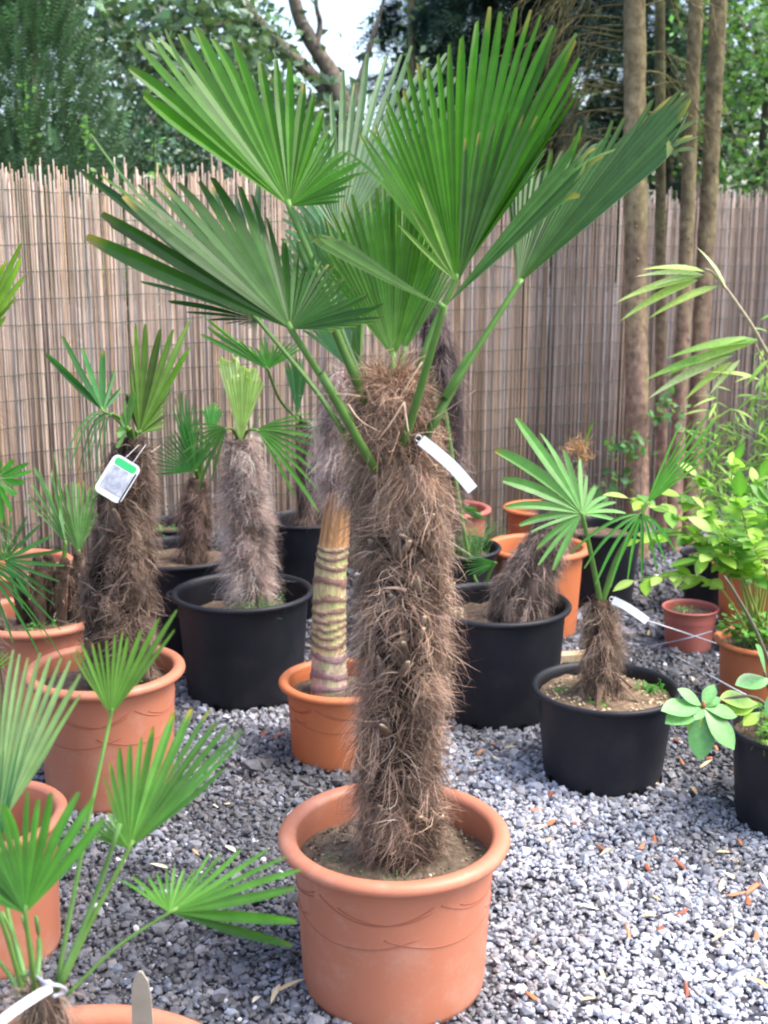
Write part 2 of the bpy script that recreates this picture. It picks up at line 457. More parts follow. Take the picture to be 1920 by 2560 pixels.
pot_px('main', 985, 581, 2070, 2588, T, 'large terracotta pot with swag pattern holding the tall shaggy palm', .07, rb=.80, swag=10, soilcol=(.13, .10, .07))
pot_px('A', 607, 355, 1473, 1784, B, 'large black plastic pot holding the pale woolly trunked palm with cropped leaves', .10, rim='thin', rb=.82, holes=True, lugs=True)
pot_px('B', 1240, 376, 1503, 1834, B, 'large black plastic pot holding the leaning shaggy palm stump', .07, rim='thin', rb=.84, holes=True)
pot_px('C', 1514, 370, 1712, 2002, B, 'wide black plastic pot holding the small green palm with white label', .035, rim='thin', rb=.80, holes=True, soilcol=(.17, .12, .08))
pot_px('T', 852, 312, 1693, 1938, TB, 'bright orange terracotta pot holding the palm with ringed yellow trunk', .05, rb=.80, swag=30)
pot_px('D', 262, 398, 1664, 2042, T, 'terracotta pot with swag lines holding the dark tagged palm', .06, rb=.80, swag=20)
pot_px('S', -42, 410, 2030, 2470, T, 'deep empty looking terracotta pot directly behind the low fan palm pot', .16, rb=.82)
pot_at('U', 135, 2560, 1.40, .56, .35, T, 'terracotta pot holding the low fan palm with slender stalks', .05, rb=.8)
pot_at('E', 90, 1500, 3.78, .46, .34, T, 'terracotta pot holding the clump of several thin palm stems', .06, rb=.8)
pot_at('F', 40, 1450, 4.35, .44, .36, T, 'terracotta pot squeezed between the stem clump and the fence', .06, rb=.8)
pot_at('G', 440, 1400, 4.33, .50, .41, B, 'black pot behind the dark tagged palm, with a dark green fan palm in it', .05, rim='thin')
pot_at('G2', 425, 1350, 4.75, .30, .42, B, 'small black pot against the fence with weeds at its edge', .05, rim='thin')
pot_at('H', 770, 1380, 4.85, .36, .42, B, 'black pot against the fence behind the ringed yellow trunk', .08, rim='thin')
pot_at('I', 1122, 1430, 4.45, .40, .40, B, 'black pot with grassy fronds behind the tall shaggy palm', .05, rim='thin')
pot_at('J', 1341, 1430, 4.62, .42, .36, TB, 'orange terracotta pot behind the leaning palm stump', .06)
pot_at('K', 1345, 1345, 5.35, .33, .36, TB, 'orange terracotta pot standing against the reed fence', .05)
pot_at('L', 1125, 1345, 5.15, .36, .40, TR, 'dull red terracotta pot against the fence behind the shaggy trunk', .06)
pot_at('M', 1492, 1400, 5.05, .40, .34, B, 'black pot between the orange pot and the pine trunks', .05, rim='thin')
pot_px('N', 1726, 141, 1516, 1640, TR, 'small pinkish red pot standing alone on the gravel', .03, rim='thin', rb=.8)
pot_at('O', 1905, 1590, 3.75, .31, .26, TB, 'orange pot holding the lime green leafy shrub', .03)
pot_at('P', 1910, 1460, 4.45, .40, .33, TB, 'orange pot behind the lime green shrub holding bamboo', .04)
pot_at('Q', 1775, 1450, 4.9, .26, .26, B, 'small black pot beside the bamboo pot', .03, rim='thin')
pot_at('R', 1992, 1840, 2.98, .36, .27, B, 'black pot holding the broad leaved rhododendron', .03, rim='thin', rb=.8)

# ------------------------------------------------------------------ palm building blocks
def fan(hub, keys, n, fuse=.5, pleat=.48, arch=.0, up=(0, -.5, 1), g=(.06, .20, .035), gv=.18, tip=.25, blunt=.42, jit=.03, cut=0, seed=0, tipcol=(.30, .22, .06), mid=1.25):
    """fan-palm blade: n pleated fingers from hub to tips interpolated through keys (world points)"""
    r = np.random.default_rng(seed + 100)
    hub = np.asarray(hub, float); K = np.asarray(keys, float)
    ang = [0]
    for a, b in zip(K[:-1], K[1:]):
        ang.append(ang[-1] + math.acos(float(np.clip(nrm(a - hub) @ nrm(b - hub), -1, 1))) + .01)
    ang = np.array(ang)
    dense = spline(K, 40 * len(K)); da = np.interp(np.linspace(0, len(K) - 1, len(dense)), np.arange(len(K)), ang)
    tt = np.linspace(0, ang[-1], n); step = ang[-1] / max(n - 1, 1)
    if n > 4: tt[1:-1] += r.normal(0, .08, n - 2) * step
    def at_(t): return np.stack([np.interp(t, da, dense[:, k]) for k in range(3)], 1)
    tips = at_(tt)
    Lc = np.linalg.norm(tips - hub, axis=1) * (1 + r.normal(0, jit, n)); c = nrm(tips - hub)
    bt = np.concatenate([[0], (tt[1:] + tt[:-1]) / 2, [ang[-1]]]); bp = at_(bt); bd = nrm(bp - hub)
    # let the outer edges spread half a finger further
    bd[0] = nrm(bd[0] + (c[0] - c[1]) * .5); bd[-1] = nrm(bd[-1] + (c[-1] - c[-2]) * .5)
    m = nrm(np.cross(bd[:-1], bd[1:]))
    upv = nrm(np.asarray(up, float))
    if (m @ upv).mean() < 0: m = -m
    mm = m.copy()
    for _ in range(2): mm[1:-1] = nrm(mm[:-2] + mm[1:-1] + mm[2:])
    m = mm
    fu = np.clip(fuse * (1 + r.normal(0, .06, n + 1)), .05, .97)
    ss = np.array([.015, .15, .3, .45, .6, .72, .82, .9, .96, 1.0]); nr_ = len(ss)
    V = np.zeros((n, nr_, 3, 3)); C = np.zeros((n, nr_, 3, 3))
    Lb = np.concatenate([[Lc[0]], (Lc[1:] + Lc[:-1]) / 2, [Lc[-1]]])
    gcol = np.asarray(g) * (1 + r.normal(0, gv, (n, 1)))
    istip = r.random(n) < tip * .55
    for i in range(n):
        f = min(fu[i], fu[i + 1])
        e = nrm(np.cross(m[i], c[i]))
        eL = hub + bd[i] * Lb[i] * f - (hub + c[i] * Lc[i] * f); eR = hub + bd[i + 1] * Lb[i + 1] * f - (hub + c[i] * Lc[i] * f)
        bend = r.normal(0, .04) * Lc[i]
        for k, s in enumerate(ss):
            up_s = arch * Lc[i] * (s - s * s) * 4 * np.array([0, 0, 1.])
            p = hub + c[i] * Lc[i] * s + up_s + m[i] * bend * (max(0, s - f) / (1 - f)) ** 2
            if s <= f:
                q = s / f; a, b = eL * q, eR * q; ww = np.linalg.norm(b - a) / 2
            else:
                x = (s - f) / (1 - f)
                tp = max(1 - x ** 3.2 * (1 - blunt), .05) * (1 + .10 * x - .14 * x * x)
                if cut: tp = 1.0
                a, b = eL * tp, eR * tp; ww = np.linalg.norm(b - a) / 2
            V[i, k, 0] = p + a; V[i, k, 2] = p + b; V[i, k, 1] = p - m[i] * pleat * ww
            base = gcol[i] * (1 + .35 * (.25 - s) * (s < .25))
            if s < .2: base = base * (1 - (.2 - s)) + np.array([.12, .22, .03]) * (.2 - s)
            if s > .97 and istip[i]: base = np.asarray(tipcol) * r.uniform(.5, 1.0)
            elif s > .95 and istip[i]: base = base * .5 + np.asarray(tipcol) * .5
            elif s > .93: base = base * .75 + np.array([.16, .15, .04]) * .25
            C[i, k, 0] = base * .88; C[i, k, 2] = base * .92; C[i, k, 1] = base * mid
    idx = np.arange(n * nr_ * 3).reshape(n, nr_, 3)
    q = np.concatenate([np.stack([idx[:, :-1, j], idx[:, :-1, j + 1], idx[:, 1:, j + 1], idx[:, 1:, j]], -1).reshape(-1, 4) for j in (0, 1)])
    Vf = V.reshape(-1, 3)
    fnr = np.cross(Vf[q[:, 1]] - Vf[q[:, 0]], Vf[q[:, 3]] - Vf[q[:, 0]])
    mi = np.repeat(m, (nr_ - 1), 0); mi = np.concatenate([mi, mi])
    if ((fnr * mi).sum(1)).mean() < 0: q = q[:, ::-1]
    return Vf, q, C.reshape(-1, 3)

GREEN = (.072, .185, .028)
def frond(palm, hub, keys, base, n=28, via=None, pr=(.0085, .0055), pcol=(.085, .18, .03), petiole=True, mat='palm_leaf', seed=[0], **k):
    seed[0] += 1
    k.setdefault('g', GREEN)
    hub = np.asarray(hub, float)
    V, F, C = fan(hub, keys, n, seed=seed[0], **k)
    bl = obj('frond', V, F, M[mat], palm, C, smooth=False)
    if petiole:
        pts = [np.asarray(base, float)] + ([np.asarray(v, float) for v in via] if via else []) + [hub]
        if not via:
            midp = (pts[0] + pts[1]) / 2 + np.array([0, 0, .02]); pts.insert(1, midp)
        pp = spline(pts, 14)
        tdir = nrm(np.mean(np.asarray(keys, float), 0) - hub)
        pp = np.vstack([pp, hub + tdir * .012])
        V, F = tube(pp, np.linspace(pr[0], pr[1], len(pp)), 8, .62)
        cc = np.asarray(pcol) * (1 + .25 * np.linspace(-.5, 1, len(pp)))[:, None]
        cc = np.vstack([np.repeat(cc, 8, 0), cc[:1], cc[-1:]])
        obj('petiole', V, F, M['petiole'], bl, cc)
    return bl

def hairs(roots, dirs, length, width, colr, curl=.3, grav=.35, k=5, r=R, flat_to=None):
    n = len(roots); t = np.linspace(0, 1, k)
    side = nrm(np.cross(dirs, r.normal(size=(n, 3)))); bi = np.cross(dirs, side)
    amp = r.normal(0, curl, (n, 1, 1)); amp2 = r.normal(0, curl * .6, (n, 1, 1))
    L = length[:, None, None]; tt = t[None, :, None]
    p = roots[:, None] + dirs[:, None] * L * (tt - .25 * tt ** 2) + np.array([0, 0, -1.]) * grav * L * tt ** 2 \
        + side[:, None] * L * amp * tt ** 2 + bi[:, None] * L * amp2 * np.sin(tt * 3.0)
    wv = nrm(np.cross(dirs, r.normal(size=(n, 3)) if flat_to is None else flat_to + r.normal(0, .35, (n, 3))))[:, None] * (width[:, None] * (1 - .8 * t[None, :] ** 2))[..., None] * .5
    V = np.stack([p - wv, p + wv], 2).reshape(-1, 3)
    idx = np.arange(n * k * 2).reshape(n, k, 2)
    F = np.stack([idx[:, :-1, 0], idx[:, :-1, 1], idx[:, 1:, 1], idx[:, 1:, 0]], -1).reshape(-1, 4)
    return V, F, np.repeat(colr, k * 2, 0)

def trunk(palm, path, radii, hair_n=15000, hair_len=(.03, .10), pale=0.0, core=(.055, .038, .028), tone=(.30, .225, .19), bases=40, seed=1,
          down=.6, out=.55, swirl=.8, clump=24, rough=.14, name='trunk', hair_w=.0008, bare=None, base_col=(.17, .12, .09), long_n=60, hang=.35, mats=0):
    """shaggy palm trunk: lumpy core, woody leaf-base stubs, matted fibre"""
    r = np.random.default_rng(seed)
    nr_, ns = 70, 44
    c = spline(path, nr_); rr = np.interp(np.linspace(0, 1, nr_), np.linspace(0, 1, len(radii)), radii)
    t = nrm(np.gradient(c, axis=0)); a = nrm(np.cross(t, np.array([0, 1., 0]))); b = np.cross(t, a)
    def sf(u, th, extra=0.0):
        i = np.clip(u * (nr_ - 1), 0, nr_ - 1.001); k = i.astype(int); f = (i - k)[:, None]
        L = lambda q: q[k] * (1 - f) + q[k + 1] * f
        rad_ = np.interp(u, np.linspace(0, 1, nr_), rr)
        nn = np.cos(th)[:, None] * L(a) + np.sin(th)[:, None] * L(b)
        x = np.stack([np.cos(th) * 1.3, np.sin(th) * 1.3, u * 9], 1)
        bmp = rough * snoise(x, seed + 5, 2.2, 3)
        return L(c) + nn * (rad_ * (.93 + bmp) + extra)[:, None], nn, L(t), np.cross(L(t), nn), bmp
    U, TH = np.meshgrid(np.linspace(0, 1, nr_), np.linspace(0, 2 * np.pi, ns, endpoint=False), indexing='ij')
    V, nn, tg, sd, bmp = sf(U.ravel(), TH.ravel())
    F = [grid_faces(nr_, ns, True)]
    V = np.vstack([V, c[-1] + t[-1] * .01]); j = np.arange(ns)
    F.append(np.stack([(nr_ - 1) * ns + j, (nr_ - 1) * ns + (j + 1) % ns, np.full(ns, len(V) - 1)], 1))
    cc = np.asarray(core) * np.clip(1 + 4 * np.append(bmp, 0), .35, 1.7)[:, None]  # core darker in its hollows, pocket shade put into the colour
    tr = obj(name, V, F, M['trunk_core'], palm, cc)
    # leaf-base stubs in a spiral
    H = np.linalg.norm(np.diff(c, axis=0), axis=1).sum()
    for k in range(bases):
        u = np.array([.04 + .92 * k / bases + r.normal(0, .01)]); th = np.array([k * 2.4 + r.normal(0, .15)])
        if bare and bare[0] < u[0] < bare[1]: continue
        p, n_, t_, s_, _ = sf(u, th, -.006); p, n_, t_, s_ = p[0], n_[0], t_[0], s_[0]
        L_ = r.uniform(.035, .062) * (rr.mean() / .09); w0 = r.uniform(.010, .016) * (rr.mean() / .09)
        pts = np.array([p - t_ * L_ * .9, p + n_ * L_ * .22, p + n_ * L_ * .45 + t_ * L_ * .6, p + n_ * L_ * .62 + t_ * L_ * .95 + s_ * r.normal(0, .25) * L_])
        V, F = tube(spline(pts, 6), np.array([1.9, 1.75, 1.35, .95, .62, .34]) * w0, 6, .34)
        q = np.repeat(np.array(base_col)[None] * r.uniform(.6, 1.15), len(V), 0); q[-7:] = np.array([.30, .23, .165]) * r.uniform(.6, 1.2)
        obj('leaf_base', V, F, M['wood'], tr, q)
    # fibre in clumps
    nc = max(hair_n // clump, 1)
    cu, ct = r.uniform(.0, 1.0, nc), r.uniform(0, 2 * np.pi, nc)
    if bare is not None:
        keep = ~((cu > bare[0]) & (cu < bare[1])); cu, ct = cu[keep], ct[keep]; nc = len(cu)
    H = np.linalg.norm(np.diff(c, axis=0), axis=1).sum()
    # tufts spring from rows of old leaf bases, with the shade of the pockets between painted darker
    nsc = max(int(bases * 2.2), 10)
    us = (np.arange(nsc) + .5) / nsc; ths = (np.arange(nsc) * 2.4) % (2 * np.pi)
    pick = r.integers(0, nsc, nc); dth = r.uniform(-1, 1, nc); dz_ = r.normal(0, 1, nc)
    rowh = 2.6 / math.sqrt(nsc) * .5
    snap = r.random(nc) < .75
    cu = np.where(snap, np.clip(us[pick] + dz_ * rowh * .16 - .25 * rowh * dth ** 2, 0, 1), cu)
    ct = np.where(snap, ths[pick] + dth * .62, ct)
    if bare is not None: cu = np.where(cu < bare[0], cu, np.maximum(cu, bare[1]))
    x = np.stack([np.cos(ct) * 1.2, np.sin(ct) * 1.2, cu * 8], 1)
    sw = np.where(snap, dth * .9, 0) + .7 * swirl * (snoise(x, seed + 9, 1.6, 2) + r.normal(0, .35, nc)); dn = down + .5 * snoise(x, seed + 17, 1.8, 2) + r.normal(0, .45, nc)
    ou = np.clip(out * np.where(r.random(nc) < .82, .55, 1.7) + r.normal(0, .12, nc), .06, 1.6)
    tn = np.where(snap, 1.15, .5) * r.lognormal(0, .38, nc) * np.clip(1 + .55 * snoise(x, seed + 31, 2.0, 2) + .30 * np.sin(cu * H * 62 + 2 * np.sin(ct)), .25, 2)
    ln = r.uniform(hair_len[0], hair_len[1], nc)
    rep = lambda q: np.repeat(q, clump, 0)
    n = nc * clump
    hu = np.clip(rep(cu) + r.normal(0, .010 / H * 1.6, n), 0, 1); ht = rep(ct) + r.normal(0, .10, n)
    p, n_, t_, s_, bm = sf(hu, ht, -.004)
    pc, nc_, tc_2, sc_, _ = sf(cu, ct, -.004)
    dc = nrm(nc_ * ou[:, None] - tc_2 * dn[:, None] + sc_ * sw[:, None])
    hl = rep(ln) * r.uniform(.55, 1.3, n)
    goal = rep(pc + dc * ln[:, None]) + r.normal(0, .22, (n, 3)) * rep(ln)[:, None]
    dr = nrm(goal - p)
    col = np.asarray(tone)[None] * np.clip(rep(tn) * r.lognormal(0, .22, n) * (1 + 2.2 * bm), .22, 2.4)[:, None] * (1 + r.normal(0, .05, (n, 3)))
    col = np.clip(col + pale, .02, .8)
    parts = [hairs(p, dr, hl, hair_w * r.uniform(.6, 1.5, n), col, .28, hang, 5, r)]
    if mats:      # broad strips of woven leaf sheath wrapped round the stem
        u = r.uniform(.01, .97, mats); th = r.uniform(0, 6.28, mats)
        p, n_, t_, s_, bm = sf(u, th, .002)
        sg = np.sign(snoise(np.stack([np.cos(th), np.sin(th), u * 6], 1), seed + 77, 1.2, 1))
        dr = nrm(s_ * (sg * r.uniform(.6, 1.2, mats))[:, None] + t_ * r.normal(-.25, .4, mats)[:, None] + n_ * r.uniform(-.02, .22, mats)[:, None])
        mc = np.asarray(tone) * np.clip(r.lognormal(-.25, .45, mats) * (1 + 2 * bm), .2, 1.5)[:, None]
        parts.append(hairs(p, dr, r.uniform(.04, .10, mats) * rr.mean() / .075, r.uniform(.002, .0065, mats), mc, .12, .25, 6, r, n_))
    if long_n:
        u = r.uniform(.03, 1, long_n); th = r.uniform(0, 6.28, long_n)
        if bare is not None:
            kk = ~((u > bare[0]) & (u < bare[1])); u, th = u[kk], th[kk]
        p, n_, t_, s_, _ = sf(u, th, 0); m = len(u)
        dr = nrm(n_ * r.uniform(.3, 1.2, m)[:, None] + t_ * r.normal(-.1, .6, m)[:, None] + s_ * r.normal(0, .7, m)[:, None])
        parts.append(hairs(p, dr, r.uniform(.05, .15, m) * rr.mean() / .09, r.uniform(.0012, .0024, m), np.clip(np.array([.46, .36, .29]) * r.uniform(.7, 1.3, (m, 1)) + pale, 0, .85), .3, .25, 6, r))
    Vs, Fs, Cs, off = [], [], [], 0
    for V, F, C in parts:
        Vs.append(V); Fs.append(F + off); Cs.append(C); off += len(V)
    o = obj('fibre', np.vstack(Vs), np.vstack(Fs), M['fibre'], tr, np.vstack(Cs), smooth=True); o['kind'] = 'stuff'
    return tr

def Kp(Y, *pts):
    """keys: (px, py[, dY])"""
    return [P(p[0], p[1], Y + (p[2] if len(p) > 2 else 0)) for p in pts]

# ------------------------------------------------------------------ the tall shaggy palm
L0, R0, h0, zs0 = POT['main']
Ym = L0[1]
m_base = np.array([P(1000, 2100, Ym)[0], Ym, zs0 - .03])
mp = [m_base, P(1003, 1850, Ym), P(1008, 1550, Ym), P(1004, 1280, Ym), P(990, 1120, Ym), P(985, 960, Ym)]
main = root('fan_palm', m_base, 'tall shaggy fan palm with broad green fronds in the large terracotta pot', 'palm')
trunk(main, mp, [.067, .070, .072, .073, .070, .060, .042], hair_n=42000, hair_len=(.03, .095), bases=56, seed=3, long_n=420, tone=(.34, .232, .168), hair_w=.0010, swirl=2.2, out=.5, down=.22, clump=30, rough=.22, mats=1100, core=(.035, .024, .017))
r_ = np.random.default_rng(5)
ctr = spline(mp, 60)
for k in range(46):        # cut leaf-stalk stubs poking through the fibre
    f = r_.uniform(.06, .86); th = k * 2.4 + r_.normal(0, .2); c_ = ctr[int(f * 59)]; n_ = np.array([math.cos(th), math.sin(th), 0]); sd = np.array([-n_[1], n_[0], 0])
    p = c_ + n_ * .066; L_ = r_.uniform(.022, .036); up_ = np.array([0, 0, 1.]) * r_.uniform(.3, 1.0) + sd * r_.normal(0, .3)
    V, F = tube(np.array([p - up_ * .02, p + n_ * L_ * .5 + up_ * L_ * .3, p + n_ * L_ + up_ * L_ * .9]), [.012, .0085, .0055], 7, .5)
    cc = np.repeat(np.array([[.22, .15, .10]]) * r_.uniform(.7, 1.2), len(V), 0); cc[-8:-2] = (.30, .22, .15); cc[-1] = (.52, .42, .30)
    obj('leaf_stub', V, F, M['wood'], main, cc)
# dense brown crown fibre at the leaf bases
r_ = np.random.default_rng(77); n_ = 4200
ct = r_.uniform(0, 6.28, n_); cz = r_.uniform(0, 1, n_)
ctr = spline([P(990, 1150, Ym), P(985, 1050, Ym), P(975, 930, Ym)], 40)[(cz * 39).astype(int)]
rd = np.interp(cz, [0, .4, 1], [.062, .062, .030])
rt = ctr + np.stack([np.cos(ct), np.sin(ct), 0 * ct], 1) * rd[:, None] * r_.uniform(.5, 1, (n_, 1))
dr = nrm(np.stack([np.cos(ct) * .55, np.sin(ct) * .55, r_.normal(.55, .5, n_)], 1) + r_.normal(0, .35, (n_, 3)))
V, F, C = hairs(rt, dr, r_.uniform(.03, .11, n_), r_.uniform(.0008, .0022, n_), np.array([.34, .215, .14]) * r_.lognormal(0, .32, (n_, 1)), .35, .2, 5, r_)
o = obj('crown_fibre', V, F, M['fibre'], main, C); o['kind'] = 'stuff'
for (a, b_, c_) in (((1010, 1005), (975, 1060), (945, 1100)), ((1010, 1005), (1018, 1060), (1022, 1080)), ((1055, 905), (1020, 960), (990, 1010)), ((900, 990), (850, 985), (745, 990)), ((1060, 1060), (1110, 1030), (1190, 975)), ((870, 1010), (900, 1050), (950, 1080)), ((1020, 1090), (1080, 1080), (1130, 1100))):
    q = spline([P(*a, Ym - .10), P(*b_, Ym - .12), P(*c_, Ym - .13)], 9)
    V, F = tube(q, np.linspace(.0028, .001, 9), 5, .4); obj('dry_fibre_strand', V, F, M['fibre'], main, (.52, .38, .26))

# L3: dark frond behind, drooping to the left
frond(main, P(645, 800, Ym + .06), Kp(Ym + .06, (640, 826, -.05), (597, 812, 0), (547, 806), (504, 792), (455, 775), (407, 746), (335, 693), (300, 641, .05), (296, 591, .08), (240, 480, .1), (202, 380, .12), (330, 470, .22), (430, 460, .26), (560, 450, .3), (640, 470, .32)),
      P(895, 1145, Ym - .02), 30, via=[P(800, 990, Ym)], fuse=.42, g=(.030, .080, .026), tip=.3, up=(.4, -.6, .7), arch=.02)
# L1: upper fan
frond(main, P(723, 516, Ym - .02), Kp(Ym - .02, (333, 222, -.10), (345, 165, -.09), (361, 135, -.07), (388, 104, -.02), (427, 82, .06), (509, 72, .10), (566, 82, .12), (620, 111, .13), (663, 140, .13), (735, 183, .12), (774, 217, .11), (822, 313, .08), (849, 359, .05), (904, 395, .0), (918, 424, -.03), (870, 470, -.06), (848, 504, -.07)),
      P(915, 1010, Ym - .04), 31, via=[P(745, 600, Ym - .02), P(850, 820, Ym - .03)], fuse=.68, g=(.044, .145, .008), tip=.2, up=(.1, -1, .35), pleat=.48)
# L2: lower front fan
frond(main, P(726, 822, Ym - .14), Kp(Ym - .14, (217, 597, -.10), (289, 509, -.10), (310, 490, -.08), (335, 475, -.04), (378, 465, .02), (440, 455, .07), (510, 448, .12), (590, 450, .16), (650, 500, .18), (700, 580, .17), (745, 640, .14), (790, 645, .10), (840, 675, .06), (900, 730, .01), (945, 765, -.02), (952, 795, -.05), (825, 822, -.07)),
      P(940, 1178, Ym - .085), 33, via=[P(800, 930, Ym - .13), P(880, 1060, Ym - .10)], fuse=.6, g=(.030, .090, .014), tip=.35, up=(.1, -.8, .6), pleat=.5)
# L7: pale frond behind, seen from below
frond(main, P(850, 590, Ym + .24), Kp(Ym + .30, (770, 470, 0), (790, 350, .05), (814, 271, .08), (844, 229, .1), (875, 193, .12), (911, 169, .12), (959, 139, .12), (1001, 124, .12), (1043, 124, .1), (1079, 130, .08), (1128, 145, .05), (1120, 300, .0), (1040, 440, -.05), (977, 482, -.06)),
      P(930, 1020, Ym + .05), 22, via=[P(835, 760, Ym + .17)], fuse=.55, g=(.16, .24, .14), gv=.1, tip=.35, up=(0, -1, .3), pleat=.45, mid=1.1)
# L8: young upright frond in the middle
frond(main, P(983, 895, Ym + .02), Kp(Ym + .05, (795, 650, .06), (815, 560, .08), (870, 505, .10), (930, 480, .10), (985, 470, .10), (1040, 490, .09), (1080, 560, .07), (1102, 650, .03), (1090, 700, 0)),
      P(978, 1030, Ym), 26, fuse=.72, g=(.075, .19, .022), gv=.12, tip=.1, up=(0, -1, .3), pleat=.45)
# L9: pale low frond at the back left
frond(main, P(872, 920, Ym + .14), Kp(Ym + .22, (775, 830, .05), (770, 740, .08), (800, 660, .1), (840, 640, .1), (890, 690, .08)),
      P(925, 1060, Ym + .05), 16, fuse=.7, g=(.14, .27, .14), gv=.1, up=(0, -1, .3))
frond(main, P(900, 905, Ym + .17), Kp(Ym + .24, (690, 690, .05), (700, 620, .08), (740, 560, .1), (800, 530, .1), (860, 560, .08), (900, 640, .05)),
      P(935, 1050, Ym + .06), 20, fuse=.7, g=(.11, .21, .09), gv=.12, up=(0, -1, .3))
frond(main, P(1010, 880, Ym + .10), Kp(Ym + .16, (930, 560, .08), (990, 520, .1), (1060, 540, .1), (1110, 600, .08), (1140, 680, .05)),
      P(985, 1040, Ym + .05), 18, fuse=.75, g=(.06, .155, .025), gv=.12, up=(0, -1, .3))
# L4: the biggest frond, upright
frond(main, P(1140, 700, Ym + .05), Kp(Ym + .05, (890, 368, -.08), (905, 344, -.05), (920, 310, -.02), (947, 280, 0), (983, 247, .02), (1019, 196, .04), (1067, 160, .06), (1110, 127, .07), (1155, 90, .08), (1206, 60, .08), (1254, 42, .07), (1297, 33, .06), (1327, 30, .05), (1351, 30, .04), (1381, 32, .02), (1408, 57, .0), (1432, 87, -.01), (1441, 127, -.02), (1450, 163, -.03), (1444, 199, -.04), (1441, 232, -.04), (1429, 265, -.04), (1405, 298, -.03), (1384, 332, -.02), (1369, 380, 0), (1350, 410, .03)),
      P(1022, 1010, Ym + .01), 35, via=[P(1080, 830, Ym + .04)], fuse=.70, g=(.046, .150, .009), tip=.35, up=(0, -1, .25), pleat=.48)
# L6: frond to the right, the dark of its shaded side put into the green
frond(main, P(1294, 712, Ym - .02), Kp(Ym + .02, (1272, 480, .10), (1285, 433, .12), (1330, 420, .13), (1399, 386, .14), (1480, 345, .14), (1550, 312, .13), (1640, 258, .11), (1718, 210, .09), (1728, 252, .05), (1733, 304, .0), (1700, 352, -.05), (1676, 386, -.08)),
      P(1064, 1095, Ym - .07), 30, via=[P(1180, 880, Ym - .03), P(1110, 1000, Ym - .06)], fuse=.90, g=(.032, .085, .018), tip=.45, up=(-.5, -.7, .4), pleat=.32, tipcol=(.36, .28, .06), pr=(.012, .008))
# L5: folded frond in front, two wings
frond(main, P(1110, 768, Ym - .17), Kp(Ym - .17, (766, 590, -.04), (790, 575, -.02), (840, 585, .0)),
      P(1008, 1115, Ym - .08), 4, via=[P(1060, 940, Ym - .13)], fuse=.9, g=(.055, .130, .022), tip=.4, up=(0, -.6, .8), pleat=.5, arch=-.02)
frond(main, P(1114, 764, Ym - .165), Kp(Ym - .16, (1462, 330, .02), (1480, 352, .0), (1490, 378, -.03), (1482, 410, -.05), (1440, 470, -.06)),
      None, 8, fuse=.88, petiole=False, g=(.055, .130, .026), tip=.5, up=(-.3, -.8, .5), pleat=.5, tipcol=(.36, .30, .06))
frond(main, P(1140, 702, Ym - .10), Kp(Ym - .10, (1000, 568, .0), (1034, 514, .02), (1050, 448, .04)), None, 3, fuse=.3, petiole=False, g=(.11, .20, .04), tip=.3, up=(0, -.8, .5), pleat=.6, blunt=.2)
frond(main, P(1146, 706, Ym - .06), Kp(Ym - .06, (1165, 356, .04), (1236, 298, .05), (1272, 290, .05), (1309, 288, .04), (1347, 282, .03)), None, 6, fuse=.5, petiole=False, g=(.045, .105, .022), tip=.5, up=(-.3, -.8, .5), pleat=.6, blunt=.3, tipcol=(.30, .24, .06))

# white plant label hanging from the crown
def strip_label(name, pts, wd, label, group=None):
    q = spline(pts, 12); t = nrm(np.gradient(q, axis=0)); s = nrm(np.cross(t, np.array([0, -1., .25]))) * wd / 2; nn = np.array([0, -.0012, .0004])
    V = np.concatenate([q - s, q + s, q + s + nn, q - s + nn]); n = 12; i = np.arange(n - 1)
    F = np.concatenate([np.stack([i + a * n, i + 1 + a * n, i + 1 + b * n, i + b * n], 1) for a, b in ((0, 1), (1, 2), (2, 3), (3, 0))] + [np.array([[0, n, 2 * n, 3 * n]]), np.array([[n - 1, 4 * n - 1, 3 * n - 1, 2 * n - 1]])])
    o = root(name, q[0], label, 'label', group)
    obj('strip', V, F, M['white_plastic'], o, smooth=False)
    ring = q[0] + np.array([[.006 * math.cos(a) - .004, 0, .006 * math.sin(a) + .003] for a in np.linspace(0, 6.28, 12)])
    V, F = tube(ring, .0012, 5); obj('tie', V, F, M['white_plastic'], o)
    return o
strip_label('plant_label', [P(1052, 1100, Ym - .10), P(1090, 1130, Ym - .115), P(1130, 1165, Ym - .12), P(1160, 1198, Ym - .12), P(1182, 1225, Ym - .12)], .021, 'bent white strip label hanging from the crown of the tall shaggy palm')

# ------------------------------------------------------------------ ringed palm behind it
Lt, Rt, ht, zt = POT['T']; Yt = Lt[1]
b0 = np.array([P(822, 1720, Yt)[0], Yt, zt - .03])
ring = root('fan_palm', b0, 'palm with bare ringed yellow trunk and pinkish fibre above, in the bright orange pot', 'palm')
pth = spline([b0, P(822, 1640, Yt), P(825, 1450, Yt), P(838, 1330, Yt), P(848, 1230, Yt), P(855, 1150, Yt)], 60)
rr_ = np.interp(np.linspace(0, 1, 60), [0, .15, .5, .75, 1], [.058, .053, .045, .038, .034])
V, F = tube(pth, rr_, 24)
zrel = (V[:, 2] - b0[2]) / (pth[-1, 2] - b0[2])
th_ = np.arctan2(V[:, 1] - Yt, V[:, 0] - np.interp(V[:, 2], pth[:, 2], pth[:, 0]))
bandp = zrel * 21 + .10 * np.sin(th_ * 3 + zrel * 20)
band = (bandp % 1)
col = np.where((band < .36)[:, None], np.array([.14, .075, .07]), np.array([.56, .50, .16]))
col = np.where((zrel < .10)[:, None], np.array([.17, .11, .10]), col)
col = np.where((zrel > .66)[:, None], np.array([.62, .34, .13]) * (1 + .3 * np.sin(th_ * 9))[:, None], col)
